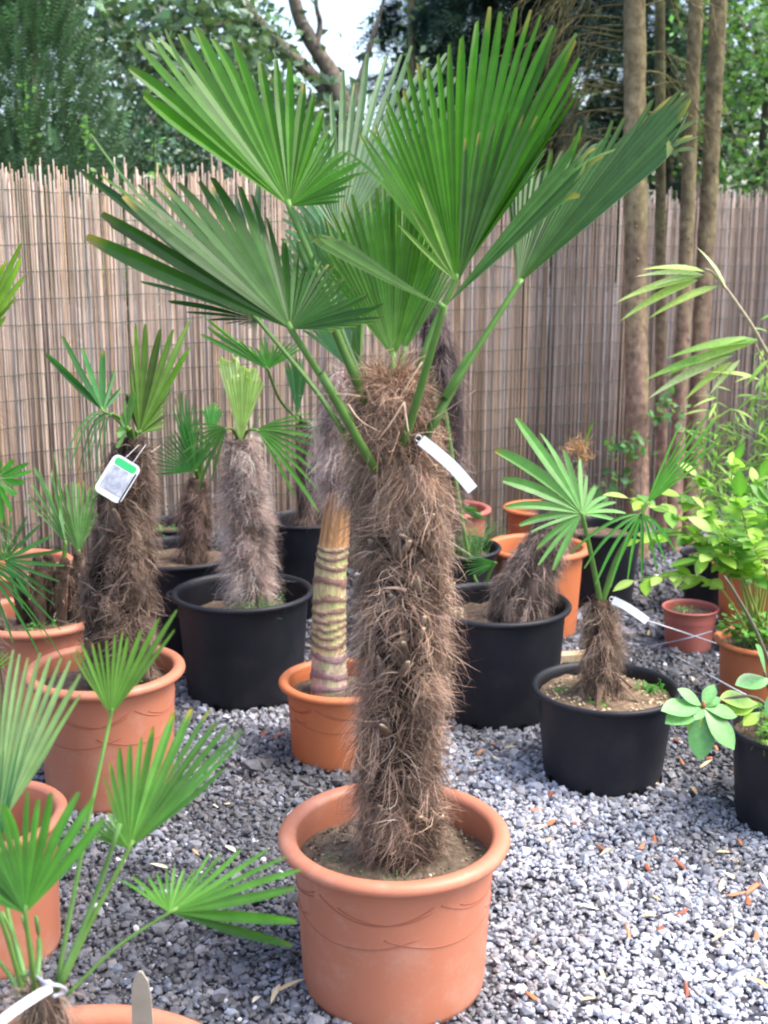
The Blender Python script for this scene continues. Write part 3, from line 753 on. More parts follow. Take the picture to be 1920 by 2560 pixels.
# rings are real ridges
c_at = np.stack([np.interp(V[:, 2], pth[:, 2], pth[:, 0]), np.full(len(V), Yt), V[:, 2]], 1)
V2, F2 = tube(spline(pth, 240), np.interp(np.linspace(0, 1, 240), np.linspace(0, 1, 60), rr_), 28)
zr = (V2[:, 2] - b0[2]) / (pth[-1, 2] - b0[2]); cx_ = np.interp(V2[:, 2], pth[:, 2], pth[:, 0])
th2 = np.arctan2(V2[:, 1] - Yt, V2[:, 0] - cx_)
jz = np.stack([zr * 6, np.cos(th2), np.sin(th2)], 1)
bp_ = (zr * 22 + .55 * np.sin(zr * 19) + .16 * np.sin(th2 * 2 + zr * 17) + .10 * snoise(jz, 4, 6, 2)) % 1
low = zr < .66
dr_ = np.where(low, np.where(bp_ < .34, .0035, 0), .001 * np.sin(th2 * 14))
V2[:, 0] += np.cos(th2) * dr_; V2[:, 1] += np.sin(th2) * dr_
c2 = np.where((bp_ < .42)[:, None], np.array([.21, .12, .095]), (np.array([.46, .39, .20]) * (1 + .25 * snoise(jz, 6, 5, 3))[:, None] + np.array([.10, -.02, .05]) * snoise(jz, 12, 4, 2)[:, None]))
c2 = np.where((zr < .22)[:, None], c2 * np.array([.85, .8, 1.0]) + .05, c2)
c2 = np.where(low[:, None], c2, (np.array([.42, .22, .10]) * (1 + .3 * np.sin(th2 * 11 + 2))[:, None]) * (1.15 - .9 * np.clip(zr - .66, 0, .34))[:, None])
obj('ringed_stem', V2, F2, M['wood'], ring, np.clip(c2, .01, .8))
trunk(ring, [P(858, 1220, Yt), P(866, 1110, Yt), P(878, 1000, Yt), P(885, 930, Yt)], [.046, .062, .058, .035], hair_n=11000, hair_len=(.04, .12), tone=(.44, .33, .30), pale=.0, bases=10, seed=8, out=.6, down=.15, long_n=40, name='fibrous_top', core=(.16, .10, .08))
frond(ring, P(855, 640, Yt + .1), Kp(Yt + .15, (700, 640), (720, 500), (790, 420), (870, 400), (960, 430), (1010, 520), (1000, 620)), P(882, 940, Yt), 26, fuse=.6, g=(.12, .24, .13), up=(0, -1, .3))
frond(ring, P(930, 640, Yt + .05), Kp(Yt + .05, (850, 450), (900, 330), (990, 310), (1060, 390), (1090, 500)), P(890, 940, Yt), 22, fuse=.6, g=(.07, .20, .06), up=(0, -1, .3))
V, F, C = fan(b0, [b0 + np.array([.1, .1, 0])] * 2, 2) if 0 else (None, None, None)

# ------------------------------------------------------------------ dark tagged palm (pot D)
Ld, Rd, hd, zd = POT['D']; Yd = Ld[1]
b0 = np.array([P(300, 1640, Yd)[0], Yd, zd - .03])
dk = root('fan_palm', b0, 'dark tousled fan palm with a plant tag hanging on its trunk', 'palm')
trunk(dk, [b0, P(296, 1540, Yd), P(300, 1420, Yd), P(312, 1300, Yd), P(322, 1190, Yd), P(330, 1100, Yd)], [.088, .092, .086, .074, .062, .050, .034], hair_n=24000, hair_len=(.03, .08), tone=(.21, .15, .115), core=(.03, .021, .016), bases=30, seed=14, mats=700, swirl=2.4, out=.45, down=.1, long_n=60, clump=40, rough=.2)
tp = P(335, 1110, Yd)
frond(dk, P(257, 1028, Yd - .03), Kp(Yd - .03, (114, 884, -.05), (138, 858, -.06), (162, 836, -.02), (220, 880, .05), (278, 884, .08), (304, 974, .08)), tp, 6, fuse=.35, g=(.045, .16, .045), tip=.1, blunt=.5, pleat=.5)
frond(dk, P(348, 1085, Yd - .01), Kp(Yd, (312, 985), (330, 830), (344, 820), (370, 823), (405, 826), (451, 806), (474, 829), (463, 921), (428, 979), (414, 1046), (411, 1070)), tp, 16, fuse=.55, g=(.16, .26, .06), gv=.25, tip=.3, blunt=.3, pleat=.5)
frond(dk, P(278, 1033, Yd - .08), Kp(Yd - .10, (257, 1158, 0), (225, 1190, 0), (205, 1185, -.02), (153, 1170, -.04)), tp, 7, fuse=.3, g=(.07, .20, .06), arch=.28, tip=.3)
frond(dk, P(318, 1075, Yd - .08), Kp(Yd - .10, (290, 1120), (315, 990), (335, 985)), tp, 5, fuse=.6, g=(.14, .27, .10), cut=1)
# plant tag
tc_ = P(294, 1197, Yd - .135)
tg = root('plant_tag', tc_, 'white framed plant tag with green heading hanging on the dark tousled palm', 'plant tag')
Rm = np.array(Matrix.Rotation(rad(32), 3, 'Y') @ Matrix.Rotation(rad(-14), 3, 'X'))   # leans clockwise in the yard-facing plane
def plate(name, w_, h_, y0, y1, cz, mat, rcorn=.008, cxo=0):
    pts = []
    for sx, sy, a0 in ((1, 1, 0), (-1, 1, 90), (-1, -1, 180), (1, -1, 270)):
        for q in np.linspace(a0, a0 + 90, 5):
            pts.append((sx * (w_ / 2 - rcorn) + rcorn * math.cos(rad(q)), sy * (h_ / 2 - rcorn) + rcorn * math.sin(rad(q))))
    pts = np.array(pts); n = len(pts)
    V = np.concatenate([np.stack([pts[:, 0] + cxo, np.full(n, y), pts[:, 1] + cz], 1) for y in (y0, y1)])
    V = (np.asarray(Rm) @ V.T).T + tc_
    i = np.arange(n); j = (i + 1) % n
    me_f = [np.stack([i, j, j + n, i + n], 1)]
    V = np.vstack([V, V[:n].mean(0), V[n:].mean(0)])
    me_f.append(np.concatenate([np.stack([j, i, np.full(n, 2 * n)], 1), np.stack([i + n, j + n, np.full(n, 2 * n + 1)], 1)]))
    return obj(name, V, me_f, mat, tg, smooth=False)
plate('backing', .078, .112, 0, -.003, 0, M['white_plastic'], .016)
plate('picture', .062, .066, -.003, -.0036, -.006, M['tag_picture'], .003)
plate('heading', .060, .020, -.003, -.0036, .040, M['tag_green'], .008)
plate('edge', .004, .085, -.003, -.004, -.008, M['black_plastic'], .001, .034)
for sx in (-.012, .012):
    a_ = tc_ + np.asarray(Rm) @ np.array([sx, -.002, .052]); b_ = P(356 + sx * 700, 1112, Yd - .035)
    V, F = tube(np.array([a_, (a_ + b_) / 2 + np.array([0, -.006, 0]), b_]), .0009, 6); obj('strap', V, F, M['string'], tg)

# ------------------------------------------------------------------ pale woolly palm (pot A)
La, Ra, ha, za = POT['A']; Ya = La[1]
b0 = np.array([P(628, 1500, Ya)[0], Ya, za - .03])
pa = root('fan_palm', b0, 'pale woolly trunked palm with cropped upright leaf in black pot', 'palm')
trunk(pa, [b0, P(622, 1420, Ya), P(618, 1320, Ya), P(610, 1220, Ya), P(600, 1100, Ya)], [.058, .062, .062, .058, .052, .042], hair_n=28000, hair_len=(.035, .10), tone=(.46, .35, .31), pale=.01, core=(.12, .085, .07), bases=12, seed=22, mats=300, swirl=1.4, out=.6, down=.35, long_n=120, hair_w=.001, base_col=(.36, .24, .16), hang=.2)
tp = P(600, 1110, Ya)
frond(pa, P(600, 1105, Ya - .02), Kp(Ya, (546, 898), (565, 892), (588, 890), (602, 915), (611, 919), (626, 914), (640, 918), (657, 958)), tp, 15, fuse=.95, g=(.42, .50, .24), gv=.1, tip=0, cut=1, petiole=False, pleat=.7, mid=1.15)
frond(pa, P(605, 1105, Ya - .05), Kp(Ya - .06, (570, 950), (590, 938), (620, 940), (645, 945)), tp, 9, fuse=.95, g=(.34, .45, .16), gv=.1, tip=0, cut=1, petiole=False, pleat=.7, mid=1.15)
frond(pa, P(640, 1074, Ya - .05), Kp(Ya - .05, (776, 1035), (797, 1043), (822, 1062), (828, 1107), (790, 1180), (802, 1254), (770, 1284), (735, 1240)), tp, 10, fuse=.3, g=(.085, .22, .045), tip=.4, arch=.05)
frond(pa, P(566, 1070, Ya - .06), Kp(Ya - .06, (478, 1063), (465, 1110), (461, 1168), (481, 1192), (496, 1260), (530, 1200)), tp, 8, fuse=.3, g=(.085, .20, .045), tip=.3, arch=.06)
frond(pa, P(620, 1090, Ya), Kp(Ya + .02, (640, 1050), (662, 1022)), tp, 3, fuse=.5, g=(.13, .3, .06), petiole=False)

# ------------------------------------------------------------------ palms along the fence
def simple_palm(key, label, path, radii, fr, hair=3500, tone=(.2, .15, .13), seed=30, **kw):
    L = POT[key][0]; Y = path[0][2]
    pts = [P(*q) for q in path]; pts[0] = np.array([pts[0][0], pts[0][1], POT[key][3] - .03])
    o = root('fan_palm', pts[0], label, 'palm')
    trunk(o, pts, radii, hair_n=hair, tone=tone, bases=8, seed=seed, long_n=20, clump=16, **kw)
    for f in fr:
        hub, keys, nseg, k = f
        k = dict(k); frond(o, P(*hub), [P(a, b, hub[2] + (c[0] if c else 0)) for a, b, *c in keys], pts[-1], nseg, **k)
    return o
simple_palm('G', 'dark green fan palm in a black pot between the tagged palm and the woolly palm', [(480, 1400, 4.33), (487, 1300, 4.33), (495, 1200, 4.33)], [.06, .055, .05, .035],
            [((487, 1178, 4.25), [(386, 1186), (389, 1127), (409, 1096), (444, 1070), (478, 1060), (510, 1080), (545, 1110)], 22, dict(fuse=.45, g=(.028, .13, .025), tip=.2)),
             ((528, 1090, 4.30), [(505, 1022), (520, 1012), (540, 1008), (555, 1030)], 8, dict(fuse=.7, g=(.10, .30, .08), tip=0, cut=1)),
             ((470, 1150, 4.35), [(430, 1010), (455, 985), (480, 1000), (500, 1040)], 10, dict(fuse=.5, g=(.05, .19, .05)))], seed=31, tone=(.19, .13, .11))
simple_palm('H', 'slim fan palm with yellow edged frond standing by the fence behind the woolly palm', [(775, 1350, 4.85), (770, 1200, 4.85), (755, 1060, 4.85)], [.055, .05, .045, .03],
            [((669, 924, 4.6), [(501, 835), (505, 810), (513, 790), (590, 845), (640, 870), (658, 836), (675, 862), (692, 858), (759, 849), (753, 872)], 18, dict(fuse=.55, g=(.07, .22, .04), tip=.5, tipcol=(.5, .42, .04), via=[P(700, 1000, 4.75)])),
             ((744, 1040, 4.7), [(712, 910), (730, 890), (750, 886), (767, 930)], 9, dict(fuse=.8, g=(.06, .17, .07))),
             ((790, 1075, 4.8), [(860, 1000), (850, 1060), (845, 1120)], 8, dict(fuse=.4, g=(.10, .28, .07)))], seed=33, tone=(.22, .16, .13))
simple_palm('I', 'tall dark trunked palm against the fence behind the shaggy palm', [(1115, 1400, 4.45), (1120, 1200, 4.45), (1115, 1000, 4.45), (1095, 850, 4.45), (1072, 760, 4.45)], [.062, .066, .06, .055, .035],
            [((1040, 700, 4.5), [(900, 640), (930, 540), (1000, 490), (1080, 520), (1110, 600)], 20, dict(fuse=.6, g=(.06, .19, .05))),
             ((1130, 1262, 4.3), [(1190, 1272), (1222, 1306), (1200, 1300)], 5, dict(fuse=.85, g=(.045, .17, .03), via=[P(1110, 1240, 4.35)])),
             ((1240, 1406, 4.25), [(1165, 1385), (1158, 1402), (1154, 1422), (1170, 1436), (1195, 1440)], 9, dict(fuse=.3, g=(.07, .27, .04), via=[P(1180, 1425, 4.3)]))],
            hair=6000, seed=35, tone=(.21, .16, .15), core=(.04, .03, .03))

# leaning stump (pot B)
Lb_, Rb_, hb_, zb_ = POT['B']; Yb = Lb_[1]
b0 = np.array([P(1285, 1545, Yb)[0], Yb, zb_ - .03])
lean = root('fan_palm', b0, 'leaning shaggy palm stump with dead brown crown in black pot', 'palm')
trunk(lean, [b0, P(1312, 1470, Yb), P(1356, 1380, Yb + .02), P(1390, 1295, Yb + .04), P(1415, 1210, Yb + .06), P(1440, 1130, Yb + .08)], [.085, .088, .066, .052, .045, .036, .026], hair_n=12000, hair_len=(.04, .11), tone=(.27, .205, .175), core=(.07, .05, .042), bases=16, seed=41, mats=500, down=.8, out=.22, swirl=.7, long_n=80, clump=36, rough=.2, hair_w=.0011)
r_ = np.random.default_rng(7); n_ = 500
V, F, C = hairs(P(1443, 1135, Yb + .08) + r_.normal(0, .02, (n_, 3)), nrm(r_.normal(0, .6, (n_, 3)) + np.array([0, 0, .8])), r_.uniform(.02, .06, n_), r_.uniform(.001, .003, n_), np.array([.42, .25, .12]) * r_.lognormal(0, .3, (n_, 1)), .3, .1, 5, r_)
o = obj('dead_crown', V, F, M['fibre'], lean, C); o['kind'] = 'stuff'
frond(lean, P(1458, 1128, Yb + .07), Kp(Yb + .07, (1477, 1060), (1483, 1055)), P(1442, 1140, Yb + .08), 2, fuse=.8, g=(.16, .28, .04), petiole=False)

# small palm (pot C)
Lc_, Rc_, hc_, zc_ = POT['C']; Yc_ = Lc_[1]
b0 = np.array([P(1505, 1730, Yc_)[0], Yc_ - .01, zc_ - .02])
sm = root('fan_palm', b0, 'small bright green palm with short fuzzy trunk in wide black pot', 'palm')
trunk(sm, [b0, P(1505, 1650, Yc_), P(1500, 1580, Yc_), P(1500, 1505, Yc_)], [.062, .052, .046, .043, .03], hair_n=6500, hair_len=(.03, .08), tone=(.27, .19, .14), core=(.05, .032, .022), bases=10, seed=51, long_n=30, down=.4, out=.45)
for k in range(5):
    a = k * 1.3 + .5; q = b0 + np.array([0, 0, .05])
    pts = [q + np.array([math.cos(a) * .05, math.sin(a) * .05, .03]), q + np.array([math.cos(a) * .085, math.sin(a) * .085, .0]), q + np.array([math.cos(a) * .125, math.sin(a) * .125, -.035])]
    V, F = tube(spline(pts, 7), np.linspace(.013, .003, 7), 6, .3); obj('old_leaf_base', V, F, M['wood'], sm, (.16, .105, .07))
tp = P(1503, 1512, Yc_)
frond(sm, P(1456, 1286, Yc_ - .05), Kp(Yc_ - .05, (1380, 1432, -.03), (1341, 1414, -.04), (1350, 1325, -.05), (1287, 1349, -.05), (1289, 1306, -.05), (1267, 1262, -.04), (1240, 1141, 0), (1245, 1126, .01), (1274, 1062, .03), (1293, 1054, .04), (1343, 1069, .06), (1400, 1120, .09), (1452, 1150, .10), (1473, 1197, .10), (1534, 1249, .08), (1565, 1284, .05), (1540, 1305, .02)),
      tp, 18, fuse=.42, g=(.15, .33, .10), gv=.15, tip=.2, arch=.06, up=(0, -.8, .6), via=[P(1478, 1390, Yc_ - .02)])
frond(sm, P(1615, 1262, Yc_ + .04), Kp(Yc_ + .05, (1699, 1062), (1745, 1040), (1760, 1021), (1775, 1019), (1792, 1054), (1818, 1056), (1760, 1150)), tp, 8, fuse=.35, g=(.11, .30, .05), tip=.4, via=[P(1545, 1400, Yc_ + .02)], tipcol=(.45, .35, .08))
frond(sm, P(1604, 1284, Yc_ - .02), Kp(Yc_ - .06, (1436, 1386, -.05), (1473, 1457, -.04), (1523, 1463, -.02), (1554, 1445), (1582, 1449), (1638, 1445), (1690, 1380)), tp, 9, fuse=.22, g=(.06, .22, .035), tip=.3, arch=.12, via=[P(1540, 1400, Yc_)], pleat=.5)
strip_label('plant_label', [P(1532, 1500, Yc_ - .06), P(1565, 1516, Yc_ - .09), P(1595, 1536, Yc_ - .11), P(1618, 1553, Yc_ - .12)], .022, 'white strip label tied to the short fuzzy trunk of the small palm')

# low fan palm with slender stalks (pot U)
Lu, Ru, hu_, zu = POT['U']; Yu = Lu[1]
b0 = np.array([P(105, 2520, Yu)[0], Yu, zu - .02])
lo = root('fan_palm', b0, 'low fan palm with slender stalks and pale fingered leaves', 'palm')
tp = P(105, 2470, Yu)
trunk(lo, [b0, (b0 + tp) / 2, tp], [.055, .05, .035, .02], hair_n=3500, hair_len=(.03, .08), tone=(.27, .20, .15), bases=8, seed=61, long_n=20, down=.1, out=.5, clump=12)
pk = dict(pr=(.0038, .0028), pcol=(.10, .20, .035))
frond(lo, P(277, 1790, Yu + .22), Kp(Yu + .22, (178, 1630), (188, 1620), (235, 1612), (260, 1603), (292, 1588), (305, 1585), (350, 1580), (400, 1545), (430, 1522), (462, 1524), (440, 1570)), P(140, 2470, Yu + .02), 13, fuse=.5, g=(.15, .28, .06), tip=.5, via=[P(215, 2080, Yu + .14)], pleat=.5, tipcol=(.36, .26, .08), **pk)
frond(lo, P(323, 2122, Yu + .05), Kp(Yu + .07, (190, 2080, -.04), (270, 2040, -.03), (265, 1935, 0), (297, 1870, .02), (370, 1830, .04), (400, 1800, .05), (540, 1760, .06), (515, 1800, .05), (560, 1805, .04), (588, 1812, .03), (617, 1812, .0), (595, 1860, -.02), (560, 1930, -.04)), P(150, 2470, Yu), 24, fuse=.58, g=(.085, .21, .04), tip=.35, via=[P(230, 2300, Yu + .03)], tipcol=(.42, .32, .04), **pk)
frond(lo, P(424, 2281, Yu), Kp(Yu, (300, 2190, .04), (395, 2180, .06), (430, 2168, .06), (470, 2175, .06), (540, 2140, .06), (620, 2130, .05), (715, 2122, .03), (740, 2140, .0), (755, 2172, -.02), (730, 2250, -.05), (735, 2368, -.06)), P(165, 2490, Yu - .02), 17, fuse=.42, g=(.09, .24, .035), tip=.3, via=[P(290, 2370, Yu)], **pk)
frond(lo, P(63, 2285, Yu - .06), Kp(Yu - .06, (-120, 2200, .05), (-60, 2060, .05), (0, 2020, .04), (40, 1995, .03), (72, 1986, .02), (125, 1990, .0), (175, 1998, -.01), (215, 2013, -.02), (240, 2030, -.02), (255, 2055, -.02)), P(90, 2490, Yu - .03), 15, fuse=.55, g=(.09, .24, .04), tip=.15, via=[P(78, 2400, Yu - .05)], pleat=.45, **pk)
frond(lo, P(-10, 2080, Yu + .12), Kp(Yu + .16, (-150, 1800), (-100, 1700), (-20, 1655), (20, 1640), (45, 1645), (68, 1650), (100, 1640), (135, 1655), (165, 1665), (200, 1700), (190, 1780), (145, 1850)), P(70, 2480, Yu + .02), 20, fuse=.58, g=(.24, .35, .15), gv=.1, tip=.2, via=[P(20, 2280, Yu + .08)], pleat=.45, **pk)
frond(lo, P(-30, 2230, Yu + .0), Kp(Yu + .04, (25, 1960), (70, 1840), (40, 1850), (0, 1900)), P(60, 2490, Yu), 8, fuse=.4, g=(.05, .17, .07), **pk)
for (a, b_) in (((300, 2060), (140, 2480)), ((5, 2280), (60, 2440)), ((55, 2290), (82, 2450)), ((90, 2290), (92, 2450)), ((-20, 2380), (60, 2510))):
    q = spline([P(*a, Yu + .03), P((a[0] + b_[0]) / 2 + 8, (a[1] + b_[1]) / 2, Yu + .03), P(*b_, Yu)], 9)
    V, F = tube(q, np.linspace(.003, .0045, 9), 7, .7); obj('bare_stalk', V, F, M['petiole'], lo, (.10, .21, .05))
q = [P(-8, 2560, Yu - .12), P(60, 2510, Yu - .10), P(128, 2468, Yu - .07)]
strip_label('plant_label', [q[2], q[1], q[0]], .012, 'grey white label tied to the base of the low fan palm')
V, F = tube(spline([P(90, 2440, Yu - .02), P(118, 2460, Yu - .08), P(150, 2465, Yu - .08), P(165, 2480, Yu - .05), P(135, 2490, Yu - .08)], 16), .0022, 6)
tie = obj('tie_cord', V, F, M['string'], None, org=P(118, 2460, Yu - .08)); tag(tie, 'pale cord knotted round the stalks of the low fan palm', 'cord')
# upright stake in that pot
sb = P(356, 2560, Yu + .19); st = P(350, 2430, Yu + .17)
zz = np.linspace(0, 1, 9)
pr_ = np.interp(zz, [0, .6, .85, .95, 1], [.0165, .015, .012, .007, .0025])
sb = sb + (sb - st) * .4
c_ = sb + (st - sb) * zz[:, None]
V = np.concatenate([c_ + np.array([-1, 0, 0]) * pr_[:, None], c_ + np.array([1, 0, 0]) * pr_[:, None], c_ + np.array([1, 0, 0]) * pr_[:, None] + [0, .003, 0], c_ + np.array([-1, 0, 0]) * pr_[:, None] + [0, .003, 0]])
i = np.arange(8); n = 9
F = np.concatenate([np.stack([i + a * n, i + b * n, i + 1 + b * n, i + 1 + a * n], 1) for a, b in ((0, 1), (1, 2), (2, 3), (3, 0))] + [np.array([[n - 1, 2 * n - 1, 3 * n - 1, 4 * n - 1]])])
o = obj('plant_stake', V, F, M['stake'], None, smooth=False, org=sb); tag(o, 'pale rounded plant stake standing at the rim of the low fan palm pot', 'plant stake')

# clump of stems (pot E) and its leaves
Le, Re, he, ze = POT['E']; Ye = Le[1]
b0 = np.array([Le[0], Ye, ze - .01])
cl = root('fan_palm', b0, 'clump of thin palm stems with cut pale leaves beside the dark tagged palm', 'palm')
stems = [((95, 1500), (90, 1440), (95, 1395)), ((140, 1510), (150, 1450), (165, 1400)), ((60, 1500), (45, 1450), (30, 1410)), ((180, 1505), (190, 1450), (197, 1385)), ((115, 1490), (120, 1430), (120, 1390))]
for k, s_ in enumerate(stems):
    q = [P(*s_[0], Ye + .02 * k), P(*s_[1], Ye + .02 * k), P(*s_[2], Ye + .02 * k)]
    q[0][2] = ze - .02
    trunk(cl, q, [.026, .026, .024, .016], hair_n=900, hair_len=(.015, .045), tone=(.20, .14, .11), bases=3, seed=70 + k, long_n=6, clump=10, name='stem')
frond(cl, P(197, 1382, Ye + .06), Kp(Ye + .06, (130, 1290), (139, 1200), (160, 1215), (185, 1198), (200, 1200), (214, 1204), (232, 1230), (249, 1158), (240, 1290)), P(192, 1440, Ye + .06), 13, fuse=.5, g=(.17, .33, .12), gv=.2, tip=.6, cut=1, tipcol=(.5, .3, .15), pleat=.5)
frond(cl, P(165, 1360, Ye + .03), Kp(Ye + .03, (60, 1250), (75, 1206), (90, 1150), (110, 1240), (139, 1133), (150, 1290)), P(160, 1420, Ye + .03), 9, fuse=.35, g=(.18, .34, .14), gv=.25, tip=.6, cut=1, tipcol=(.6, .5, .4), arch=.05)
frond(cl, P(12, 1400, Ye - .06), Kp(Ye - .08, (58, 1525), (116, 1497), (150, 1440), (168, 1388), (148, 1350), (116, 1318), (60, 1292), (10, 1290), (-60, 1320), (-80, 1400)), P(35, 1440, Ye), 16, fuse=.25, g=(.06, .19, .055), tip=.3)
frond(cl, P(-10, 1200, Ye - .15), Kp(Ye - .15, (-40, 1330), (20, 1300), (45, 1230), (78, 1165), (40, 1150), (0, 1150)), P(30, 1430, Ye), 9, fuse=.5, g=(.06, .25, .03))
# palm outside the frame whose fronds hang into it
pl = root('fan_palm', (-.98, 2.72, 0), 'fan palm whose long drooping fingers reach in over the stem clump pot', 'palm')
trunk(pl, [(-.98, 2.72, 0.0), (-.98, 2.72, .5), (-.97, 2.74, 1.0), (-.96, 2.75, 1.22)], [.07, .07, .06, .035], hair_n=2500, tone=(.25, .19, .16), bases=10, seed=90, long_n=10)
frond(pl, P(-60, 1400, 2.72), Kp(2.68, (30, 1600), (90, 1643), (118, 1600), (156, 1655), (120, 1500), (60, 1440)), (-.96, 2.75, 1.1), 8, fuse=.2, g=(.055, .20, .04), arch=.10, tip=.3, pleat=.5)
frond(pl, P(-90, 900, 2.72), Kp(2.72, (-30, 700), (30, 640), (54, 614), (56, 660), (50, 720), (20, 790)), (-.96, 2.75, 1.2), 7, fuse=.75, g=(.20, .32, .05), tip=.5, tipcol=(.45, .4, .05))
frond(pl, P(-40, 1690, 2.6), Kp(2.6, (0, 1625), (30, 1635), (50, 1650), (20, 1662)), (-.96, 2.75, .9), 6, fuse=.3, g=(.14, .36, .03))

# ------------------------------------------------------------------ leafy plants on the right
def leaf_mesh(name, L=1.0, wd=.5, fold=.18, droop=.15, colr=(.2, .4, .06), mat='leaf', peak=.45, seg=7):
    t = np.linspace(0, 1, seg); wv = wd / 2 * np.sin(np.pi * t ** (math.log(.5) / math.log(peak))) ** .85; wv[0] = wd * .03; wv[-1] = .002
    zc = -droop * t ** 2
    V = np.concatenate([np.stack([-wv, t * L, zc + fold * wv], 1), np.stack([0 * t, t * L, zc], 1), np.stack([wv, t * L, zc + fold * wv], 1)])
    i = np.arange(seg - 1)
    F = np.concatenate([np.stack([i + a * seg, i + b * seg, i + 1 + b * seg, i + 1 + a * seg], 1) for a, b in ((0, 1), (1, 2))])
    c = np.repeat(np.asarray(colr)[None], 3 * seg, 0); c[seg:2 * seg] *= 1.35
    return mesh(name, V, F, M[mat], c)

def look(dirv, upv):
    """rotation whose local +Y points along dirv and local +Z near upv"""
    y = nrm(np.asarray(dirv, float)); x = nrm(np.cross(y, np.asarray(upv, float))); z_ = np.cross(x, y)
    return Matrix(((x[0], y[0], z_[0]), (x[1], y[1], z_[1]), (x[2], y[2], z_[2])))

def stem_of(parent, pts, r0, r1, colr, n=12, name='stem'):
    q = spline(pts, n); V, F = tube(q, np.linspace(r0, r1, n), 7); obj(name, V, F, M['petiole'], parent, colr); return q

rl = np.random.default_rng(9)
# lime shrub in pot O: arching stems with paired leaves
Lo, Ro, ho, zo = POT['O']; Yo = Lo[1]
sh = root('leafy_shrub', (Lo[0], Lo[1], zo), 'lime green shrub with paired oval leaves on arching stems', 'shrub')
lm = [leaf_mesh('leaf', 1, .52, .2, .12, c) for c in ((.22, .40, .04), (.28, .46, .06), (.16, .33, .05), (.34, .48, .12), (.11, .26, .045))]
base = np.array([Lo[0], Lo[1], zo])
ends = [((1800, 1400), (1690, 1290), (1570, 1245), -.10), ((1830, 1400), (1720, 1340), (1600, 1350), -.14), ((1800, 1470), (1700, 1440), (1585, 1452), -.20), ((1850, 1350), (1790, 1230), (1745, 1190), 0), ((1870, 1330), (1830, 1210), (1840, 1150), .02),
        ((1900, 1330), (1880, 1230), (1900, 1190), -.04), ((1840, 1420), (1760, 1360), (1690, 1330), -.05), ((1880, 1420), (1830, 1360), (1780, 1330), -.2), ((1930, 1400), (1950, 1280), (1980, 1220), -.1), ((1890, 1460), (1840, 1420), (1790, 1400), -.12), ((1930, 1360), (1920, 1290), (1930, 1240), -.18), ((1850, 1440), (1800, 1310), (1760, 1270), -.1), ((1880, 1400), (1860, 1300), (1850, 1240), -.22), ((1860, 1450), (1800, 1390), (1740, 1400), -.22), ((1920, 1450), (1890, 1380), (1870, 1340), -.25), ((1840, 1380), (1770, 1280), (1700, 1240), .05)]
for k, (a, b_, c_, dy) in enumerate(ends):
    pts = [base + np.array([rl.normal(0, .02), rl.normal(0, .02), 0]), P(*a, Yo + dy * .5), P(*b_, Yo + dy), P(*c_, Yo + dy)]
    q = stem_of(sh, pts, .004, .0012, (.26, .30, .07), 22)
    nl = 12
    for i, f in enumerate(np.linspace(.34, 1, nl)):
        p = q[int(f * 21)]; t = nrm(q[min(int(f * 21) + 1, 21)] - q[max(int(f * 21) - 1, 0)])
        for sgn in ((1, -1) if i < nl - 1 else (0,)):
            sd = nrm(np.cross(t, [0, 0, 1.])) * sgn
            dv = t * (.45 if sgn else 1) + sd * .85 + np.array([0, -.15, rl.normal(-.12, .2)]) + rl.normal(0, .15, 3)
            L_ = rl.uniform(.05, .09) * (1 if i > 1 else .75)
            inst('leaf', lm[rl.integers(5)], p, look(dv, np.array([rl.normal(0, .25), -.45 + rl.normal(0, .2), .9])), (L_,) * 3, sh)

# bamboo in pot P: canes with narrow leaves, arching cane leaning in from the side
Lp, Rp, hp_, zp = POT['P']; Yp = Lp[1]
bm = root('bamboo', (Lp[0], Lp[1], zp), 'bamboo with thin canes and narrow pale leaves in orange pot', 'bamboo')
bl = [leaf_mesh('leaf', 1, .15, .25, .22, c, peak=.35) for c in ((.36, .46, .13), (.46, .52, .27), (.22, .37, .07), (.17, .31, .06))]
q1 = stem_of(bm, [np.array([Lp[0] + .05, Lp[1], zp]), P(1990, 1050, Yp - .3), P(1905, 860, Yp - .5), P(1850, 770, Yp - .55), P(1790, 690, Yp - .58), P(1762, 672, Yp - .58)], .008, .004, (.40, .33, .22), 30, 'cane')
for (a, b_) in (((1765, 680), (1615, 672)), ((1760, 688), (1600, 690)), ((1755, 690), (1550, 755)), ((1750, 690), (1640, 715)), ((1745, 700), (1560, 800)), ((1795, 715), (1630, 795)), ((1815, 722), (1760, 615))):
    p0, p1 = P(*a, Yp - .58), P(*b_, Yp - .62); L_ = np.linalg.norm(p1 - p0)
    inst('leaf', bl[rl.integers(2)], p0, look(p1 - p0 + np.array([0, 0, L_ * .18]), (.1, -.5, .9)), (L_,) * 3, bm)
q2 = stem_of(bm, [np.array([Lp[0], Lp[1], zp]), P(1960, 1150, Yp - .2), P(1930, 960, Yp - .35), P(1890, 860, Yp - .4)], .006, .002, (.36, .36, .14), 24, 'cane')
for (a, b_) in (((1900, 850), (1680, 895)), ((1890, 855), (1675, 940)), ((1840, 880), (1620, 952)), ((1830, 890), (1632, 995)), ((1830, 905), (1718, 1000)), ((1850, 900), (1780, 985)), ((1870, 845), (1800, 870)), ((1900, 800), (1990, 770)), ((1920, 900), (1870, 965)), ((1900, 950), (1780, 930)), ((1920, 830), (1880, 820))):
    p0, p1 = P(*a, Yp - .40), P(*b_, Yp - .44); L_ = np.linalg.norm(p1 - p0)
    inst('leaf', bl[rl.integers(4)], p0, look(p1 - p0 + np.array([0, 0, L_ * .18]), (.1, -.5, .9)), (L_,) * 3, bm)
